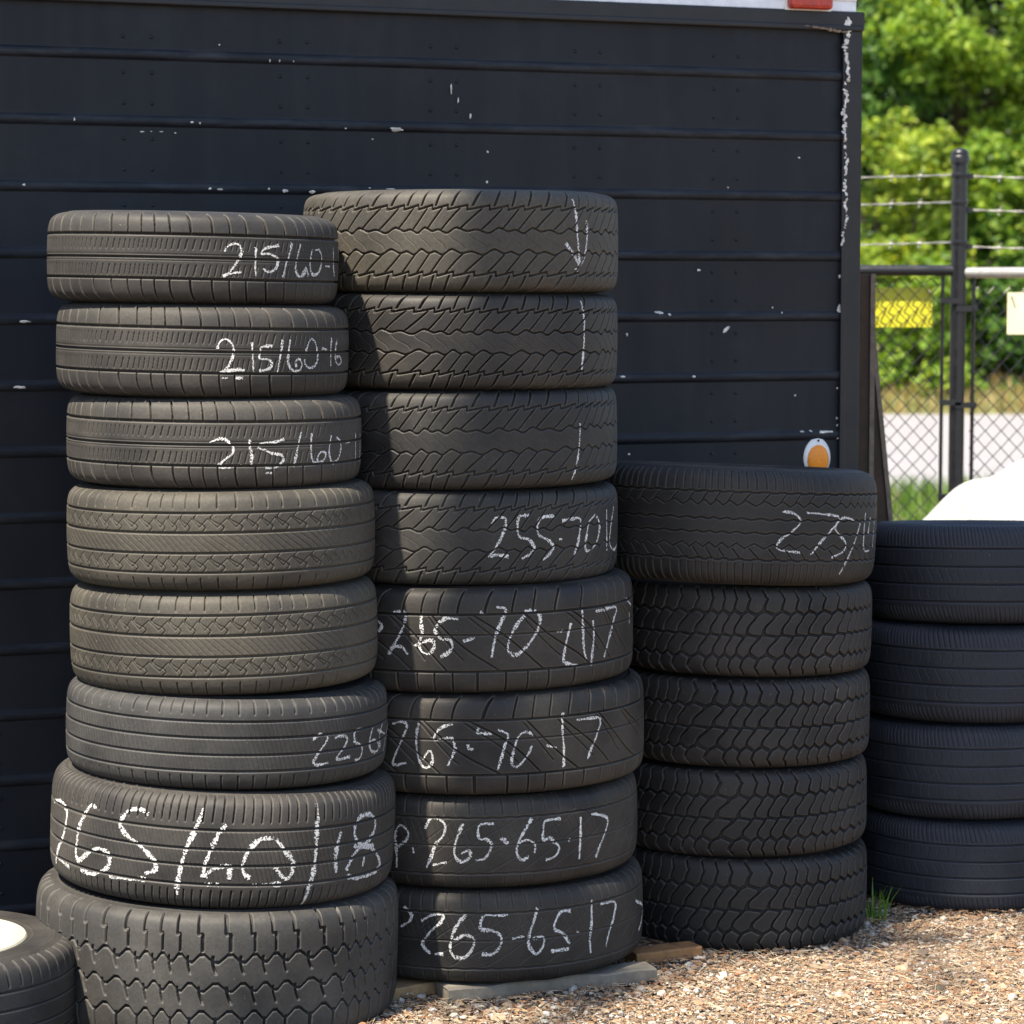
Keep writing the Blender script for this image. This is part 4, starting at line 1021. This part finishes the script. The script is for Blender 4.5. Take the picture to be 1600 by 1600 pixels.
F = np.stack([I[:-1,:-1], I[:-1,1:], I[1:,1:], I[1:,:-1]], -1).reshape(-1,4)
tp = link("tarpaulin", np_mesh("tarpaulin", V, F, t_.m)); tp.location = (1.821, 9.1, 0)
sm = tp.modifiers.new("thickness", 'SOLIDIFY'); sm.thickness = .004
tag(tp, "bright white tarpaulin draped over a heap behind the rightmost tyre stack", "tarpaulin")

# ------------------------------------------------------------------ trees and bushes
def leaves(centres, spread, n_per, size, seed, flat=.5, droop=.3):
    """n_per leaves round every centre, gathered in flattened sprays"""
    g = np.random.default_rng(seed)
    C = np.repeat(np.asarray(centres), n_per, 0); n_ = len(C)
    sp_ = np.repeat(np.asarray(spread), n_per)[:,None]
    d = g.normal(0, 1, (n_,3)); d /= np.linalg.norm(d,axis=1)[:,None]; d *= g.random((n_,1))**.45
    d[:,2] *= flat
    d[:,2] -= droop*np.hypot(d[:,0],d[:,1])**2
    p = C + d*sp_
    nrm = g.normal(0,.75,(n_,3)) + np.array([-.2,-.45,.9]); nrm /= np.linalg.norm(nrm,axis=1)[:,None]
    a = np.cross(nrm, g.normal(0,1,(n_,3))); a /= np.linalg.norm(a,axis=1)[:,None]
    b = np.cross(nrm, a)
    s = size*g.uniform(.6,1.3,(n_,1))
    v = np.stack([p-a*s*.55, p-b*s*.32+a*s*.05+nrm*s*.08, p+a*s*.6-nrm*s*.08, p+b*s*.32+a*s*.05+nrm*s*.08], 1).reshape(-1,3)
    return v, 4*np.arange(n_)[:,None]+np.arange(4)[None]
def sprays(ells, seed):
    """spray centres over the surface and inside of ellipsoids (cx,cy,cz,rx,ry,rz,n,size)"""
    g = np.random.default_rng(seed); C, Sp = [], []
    for cx, cy, cz, rx, ry, rz, n_, sz in ells:
        d = g.normal(0,1,(n_,3)); d /= np.linalg.norm(d,axis=1)[:,None]; d *= (.45+.6*g.random((n_,1))**.6)
        C.append(np.array([cx,cy,cz])+d*np.array([rx,ry,rz])); Sp.append(sz*g.uniform(.6,1.3,n_))
    return np.concatenate(C), np.concatenate(Sp)
SX = lambda px, d: (px-800)/4300*d
SZ = lambda py, d: EYE+(450-py)/4300*d
def tree(name, label, cat, x, y, ells, leaf, n_per, mat, seed, trunk_r=.16, trunk_h=None, group=None, flat=.5, droop=.3, limbs=True):
    root = empty(name, (x, y, 0)); tag(root, label, cat, group)
    loc = [(cx-x, cy-y, cz, rx, ry, rz, n_, sz) for cx, cy, cz, rx, ry, rz, n_, sz in ells]
    C, Sp = sprays(loc, seed)
    v, f = leaves(C, Sp, n_per, leaf, seed+1, flat, droop)
    link("crown", np_mesh("crown", v, f, mat, smooth=False), root)
    top = trunk_h or max(e[2] for e in loc)
    g = random.Random(seed); mb_ = MB()
    if limbs:
        pts = [(.05*math.sin(i*1.3+seed)*i, .04*math.cos(i*.9)*i, top*i/6) for i in range(7)]
        mb_.tube(pts, [trunk_r*(1.25 if i == 0 else 1)*(1-.75*i/6) for i in range(7)], 10)
        for k in range(len(loc)*2):
            e = loc[k % len(loc)]; h0 = min(top*.9, max(.6, e[2]-g.uniform(.2,1.4)))
            b0 = Vector((pts[0][0], pts[0][1], h0)); b1 = Vector((e[0]+g.uniform(-.7,.7)*e[3], e[1]+g.uniform(-.6,.6)*e[4], e[2]+g.uniform(-.5,.6)*e[5]))
            m_ = b0.lerp(b1, .5)+Vector((0,0,-.12)); r0 = trunk_r*.4
            mb_.tube([b0, m_, b1], [r0, r0*.6, r0*.2], 6)
        mb_.build("trunk", M_BARK, root, smooth=True)
    else:
        for k in range(5):
            a = k*1.26; mb_.tube([(.1*math.cos(a),.1*math.sin(a),-.1),(.3*math.cos(a),.3*math.sin(a),top*.5),(.6*math.cos(a+.3),.5*math.sin(a),top*.9)], [.04,.03,.012], 6)
        mb_.build("stem", M_BARK, root, smooth=True)
    return root
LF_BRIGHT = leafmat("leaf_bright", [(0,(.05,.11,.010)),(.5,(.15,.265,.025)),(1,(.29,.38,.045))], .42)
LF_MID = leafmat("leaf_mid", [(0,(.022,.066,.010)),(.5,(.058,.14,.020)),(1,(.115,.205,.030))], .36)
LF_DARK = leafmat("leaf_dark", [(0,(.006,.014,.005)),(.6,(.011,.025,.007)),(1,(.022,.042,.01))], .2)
LF_YEL = leafmat("leaf_yellow_green", [(0,(.08,.15,.012)),(.5,(.20,.29,.026)),(1,(.36,.41,.055))], .42)
def E_(px, py, d, wpx, hpx, n_, sz, dep=1.0):
    s_ = d/4300; return (SX(px,d), d, SZ(py,d), wpx/2*s_, wpx/2*s_*dep, hpx/2*s_, n_, sz)
TG = "trees beyond the road"
BG = "bushes on the bank beyond the road"
tree("broadleaf_tree", "bright sunlit broadleaf tree filling the upper right behind the fence post", "tree", SX(1500,43), 43,
     [E_(1530,20,41,330,200,75,.42), E_(1590,150,41.5,210,180,50,.38), E_(1450,70,40.6,150,120,26,.34), E_(1700,60,42,300,320,60,.42), E_(1560,-130,42,400,200,40,.45)], .13, 52, LF_BRIGHT, 31, .12, group=TG)
tree("broadleaf_tree", "mid green tree rising right beside the trailer's top corner", "tree", SX(1300,43), 43,
     [E_(1390,120,42,200,190,55,.38), E_(1290,40,43,300,300,50,.45), E_(1410,10,42.5,160,120,22,.34)], .13, 46, LF_MID, 33, .2, group=TG)
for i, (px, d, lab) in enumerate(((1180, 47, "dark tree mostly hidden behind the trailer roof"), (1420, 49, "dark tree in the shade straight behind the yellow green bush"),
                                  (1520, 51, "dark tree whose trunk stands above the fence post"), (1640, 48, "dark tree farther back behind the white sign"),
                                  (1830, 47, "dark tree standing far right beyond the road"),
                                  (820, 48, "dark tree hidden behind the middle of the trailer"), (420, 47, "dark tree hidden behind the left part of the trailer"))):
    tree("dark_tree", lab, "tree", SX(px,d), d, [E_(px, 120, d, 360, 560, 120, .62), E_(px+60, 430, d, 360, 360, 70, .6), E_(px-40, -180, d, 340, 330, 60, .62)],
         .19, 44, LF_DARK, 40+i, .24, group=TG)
bl = [(1395, 330, 38.6, 150, 210, LF_YEL, "yellow green bush catching the sun beside the trailer corner", 60, .34),
      (1425, 500, 38.2, 190, 230, LF_BRIGHT, "leafy green bush behind the yellow sign", 70, .32),
      (1560, 330, 39.5, 150, 210, LF_BRIGHT, "tall green bush behind the barbed wire right of the post", 50, .34),
      (1575, 500, 38.8, 190, 250, LF_MID, "low green bush behind the white sign", 60, .34),
      (1470, 420, 39.8, 120, 300, LF_BRIGHT, "slender light green bush directly behind the fence post", 46, .32),
      (1720, 420, 39.0, 200, 380, LF_MID, "green bush to the right of the one behind the white sign", 60, .36),
      (1880, 440, 39.5, 220, 360, LF_BRIGHT, "light green bush at the far right of the bank", 60, .36),
      (1250, 430, 39.5, 200, 360, LF_MID, "green bush hidden behind the trailer's end", 50, .36)]
for i, (px, py, d, w, h, m, lab, n_, sz) in enumerate(bl):
    br = random.Random(i+5)
    ells = [E_(px, py, d, w*.75, h*.7, n_*2//3, sz)] + [E_(px+br.uniform(-.45,.45)*w, py+br.uniform(-.5,.4)*h, d-br.uniform(-.5,.6), w*br.uniform(.3,.55), h*br.uniform(.25,.5), max(8, n_//4), sz*.8) for _ in range(9)]
    ells.append(E_(px, py+h*.38, d-.4, w*1.1, h*.35, n_//3, sz))
    tree("bush", lab, "bush", SX(px,d), d, ells,   .125, 26, m, 60+i, .05, group=BG, flat=.55, limbs=False)

# unseen tree added to shade the yard: its crown hangs above and left of the camera, outside the frame
g = np.random.default_rng(77)
C, Sp = sprays([(-2.5, 4.1, 6.0, 2.5, 1.75, .8, 150, .55), (-1.3, 4.9, 5.6, 1.2, .9, .5, 50, .45), (-.95, 5.62, 5.9, .85, .75, .5, 46, .42)], 78)
v, f = leaves(C, Sp, 90, .13, 79, .6, .3)
quad = v.reshape(-1, 4, 3); mid = quad.mean(1)
sd_ = np.array(sdir)
keep = np.ones(len(mid), bool)
GAPS = [(-.36, 6.42, 1.84, .30, 1.), (-1.3, 5.9, .2, .3, .9)] + [(-.74, 6.31, .1+.15*k, .47, 1.) for k in range(13)]
for tx, ty_, tz, rad_, frac in GAPS:                                   # leaves cut out so the sun reaches chosen tyres and the wheel
    rel = mid - np.array([tx, ty_, tz]); off = rel - np.outer(rel @ sd_, sd_)
    keep &= ~((np.linalg.norm(off, axis=1) < rad_) & (g.random(len(mid)) < frac))
shadow = mid - np.outer(mid[:,2]/sd_[2], sd_)                          # where each leaf's shadow meets the ground
edge = np.interp(shadow[:,0], [-.5, .25, .32, .95, 1.05, 2.2], [6.15, 6.32, 6.74, 6.84, 7.18, 7.4])
thin = (shadow[:,1] < edge) & (shadow[:,0] > -.35)                       # leaves cleared so the sun reaches the open gravel
keep &= ~(thin & (g.random(len(mid)) < .99))
quad = quad[keep]
root = empty("added_shade_tree", (-3.6, .6, 0))
tag(root, "unseen leafy tree added above the yard to shade the tyre stacks", "tree")
v = (quad - np.array([-3.6, .6, 0])).reshape(-1, 3)
link("crown", np_mesh("crown", v, 4*np.arange(len(quad))[:,None]+np.arange(4)[None], LF_MID, smooth=False), root)
mb = MB()
mb.tube([(0,0,-.1),(.05,.1,1.5),(-.02,.3,3),(.2,.9,4.4),(.6,1.8,5.4)], [.24,.2,.18,.14,.09], 12)
for bx, by, bz in ((.2,2.9,6.0),(2.3,3.9,5.7),(-.4,3.4,6.2)): mb.tube([(.2,.9,4.4),((.2+bx)/2,(.9+by)/2,5.4),(bx,by,bz)], [.10,.06,.02], 8)
mb.build("trunk", M_BARK, root, smooth=True)

# the wood behind the single trees, read as one dark mass
g = np.random.default_rng(99)
n_ = 2600
hx_ = g.uniform(-24, 38, n_)
P = np.stack([hx_, g.uniform(56, 66, n_), (9+2.2*np.sin(hx_*.55)+1.5*np.sin(hx_*1.7+1))*g.random(n_)**.8+.4], -1)
v, f = leaves(P, np.full(len(P), 1.3), 34, .30, 98, .8, .2)
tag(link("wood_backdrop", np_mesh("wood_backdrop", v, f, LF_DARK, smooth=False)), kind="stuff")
